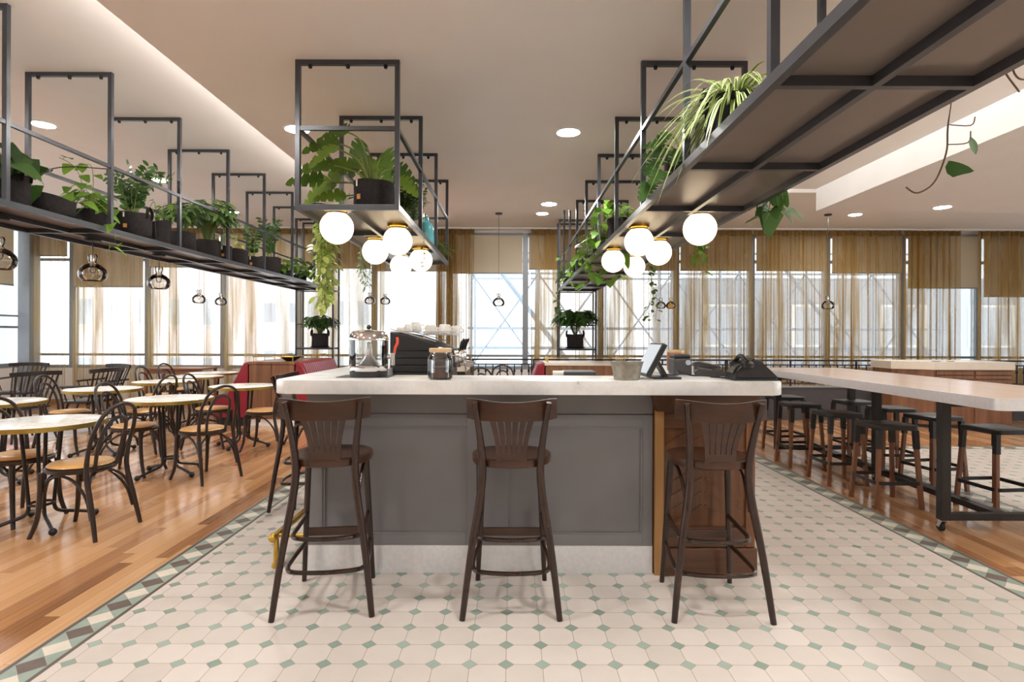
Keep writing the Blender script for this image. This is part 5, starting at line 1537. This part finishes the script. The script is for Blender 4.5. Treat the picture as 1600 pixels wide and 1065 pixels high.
plant('potted_plant', 'pale leafy plant at the far end of the right shelf, above the rack', (.98, 9.6, SZ), 'leaf_scheff', lambda F, S, z, r: (pothos(F, S, z, r, 11, .13, .26, .2, hangs=([(0, 0, z), (-.15, 0, z + .2), (-.2, -.06, z + .42)], [(0, 0, z), (-.15, -.1, z + .05), (-.19, -.14, z - .3), (-.2, -.16, z - .5)]))), .12, .14, GR)
plant('heartleaf_plant', 'heart-leaf plant whose dark leaves hang below the right edge of the right shelf', (1.36, 3.42, SZ), 'leaf_zz', lambda F, S, z, r: (pothos(F, S, z, r, 3, .10, .08, .0), [vine(F, S, [(.04, .03 * q - .06, z), (.14, .04 * q - .08, z + .02), (.175 + r.uniform(0, .04), .045 * q - .09, z - .09), (.19 + r.uniform(-.02, .04), .045 * q - .09, z - r.uniform(.16, .26))], .125, r, HEART, .06, .78, .003, 1.1) for q in range(6)]), .07, .11, GR)
plant('heartleaf_plant', 'small heart-leaf plant hanging below the right shelf, right of the second globe', (1.36, 4.72, SZ), 'leaf_pothos', lambda F, S, z, r: (pothos(F, S, z, r, 3, .07, .08, .0), [vine(F, S, [(.04, .03 * q - .03, z), (.14, .04 * q - .04, z + .02), (.175 + r.uniform(0, .03), .04 * q - .04, z - .12), (.18 + r.uniform(-.03, .03), .04 * q - .04, z - (.46, .34, .28, .40)[q])], .085, r, HEART, .055, .72, .0025, .9) for q in range(4)]), .07, .11, GR)
plant('trailing_plant', 'thin curly vine hanging low before the curtain above the till screen', (1.38, 6.35, SZ), 'leaf_zz', lambda F, S, z, r: [vine(F, S, [(.04, 0, z), (.13, .02 * q, z + .02), (.15, .04 * q, z - .2), (.14 + .05 * q, .05 * q, z - .55), (.06 + .07 * q, .02, z - .78)], .06, r, ELL, .05, .6) for q in range(3)], .07, .11, GR)
plant('trailing_plant', 'nearly bare vine dangling from the right shelf edge against the lit ceiling recess', (1.36, 2.00, SZ), 'leaf_zz',
      lambda F, S, z, r: (S.tube(smooth_path([(.02, 0, z), (.13, .0, z + .01), (.155, .0, z - .12), (.165, .02, z - .22), (.16, .02, z - .30), (.12, .02, z - .40), (.06, .02, z - .44), (.02, .02, z - .42)], 6), .003, 5),
                          S.tube(smooth_path([(.165, .02, z - .20), (.23, .0, z - .21), (.245, .0, z - .18)], 4), .002, 5), S.tube(smooth_path([(.163, .02, z - .27), (.22, .0, z - .27), (.23, .0, z - .23)], 4), .002, 5),
                          F.leaf((.16, .02, z - .36), (.6, -.3, .1), (0, -1, .3), .08, .075, HEART, .3, .1, 6), F.leaf((.23, 0, z - .25), (.15, -.2, -1), (0, -1, .3), .06, .03, ELL, .1, .1, 5)), .07, .11, GR, stem='stem_brown')
plant('trailing_plant', 'vine with two narrow leaves poking past the shelf at the right edge', (1.36, 1.76, SZ), 'leaf_pothos',
      lambda F, S, z, r: (S.tube(smooth_path([(.02, 0, z), (.13, .0, z + .01), (.19, .02, z - .13), (.26, .04, z - .135), (.33, .03, z - .10)], 6), .003, 5), S.tube(smooth_path([(.13, .0, z + .01), (.17, .05, z - .08), (.24, .06, z - .17)], 6), .003, 5),
                          F.leaf((.33, .03, z - .10), (.3, -.2, -.8), (0, -1, .2), .10, .05, ELL, .1, .1, 6), F.leaf((.28, .04, z - .06), (.8, -.3, .2), (0, -1, .4), .11, .07, HEART, .2, .1, 6)), .07, .11, GR, stem='stem_brown')
# ---- on the racks
plant('potted_plant', 'bushy dark green plant in a black pot with green saucer on the left plant rack', (-3.50, 10.50, 1.132), 'leaf_dark', lambda F, S, z, r: (scheff(F, S, z, r, 70, .30, .50, .10, .4)), .145, .25, 'plants on the tall racks', saucer=True, handles=True)
plant('potted_plant', 'bushy dark green umbrella plant with green saucer on the right plant rack', (1.15, 10.50, 1.132), 'leaf_dark', lambda F, S, z, r: (scheff(F, S, z, r, 100, .40, .60, .13, .5)), .15, .25, 'plants on the tall racks', saucer=True, handles=True)
# watering lines looping over the shelves
def line(name, label, pts, r=.004):
    tag(MB().tube(smooth_path(pts, 8), r, 6).build(name, M['rubber'], None), label, 'hose')
line('watering_hose', 'thin black watering hose arching over the slouching felt bag on the left shelf', [(-3.45, 4.30, SZ + .004), (-3.62, 4.15, SZ + .20), (-3.50, 4.40, SZ + .42), (-3.26, 4.58, SZ + .47), (-3.24, 4.75, SZ + .49)])
line('watering_hose', 'thin black watering hose looping beside the narrow felt pot on the left shelf', [(-3.30, 5.34, SZ + .004), (-3.34, 5.42, SZ + .32), (-3.27, 5.66, SZ + .44), (-3.24, 5.80, SZ + .47)])
line('watering_hose', 'brown watering hose lying in front of the monstera', [(-1.36, 3.80, SZ + .005), (-1.30, 3.84, SZ + .03), (-1.2, 3.82, SZ + .012), (-1.12, 3.85, SZ + .005)])
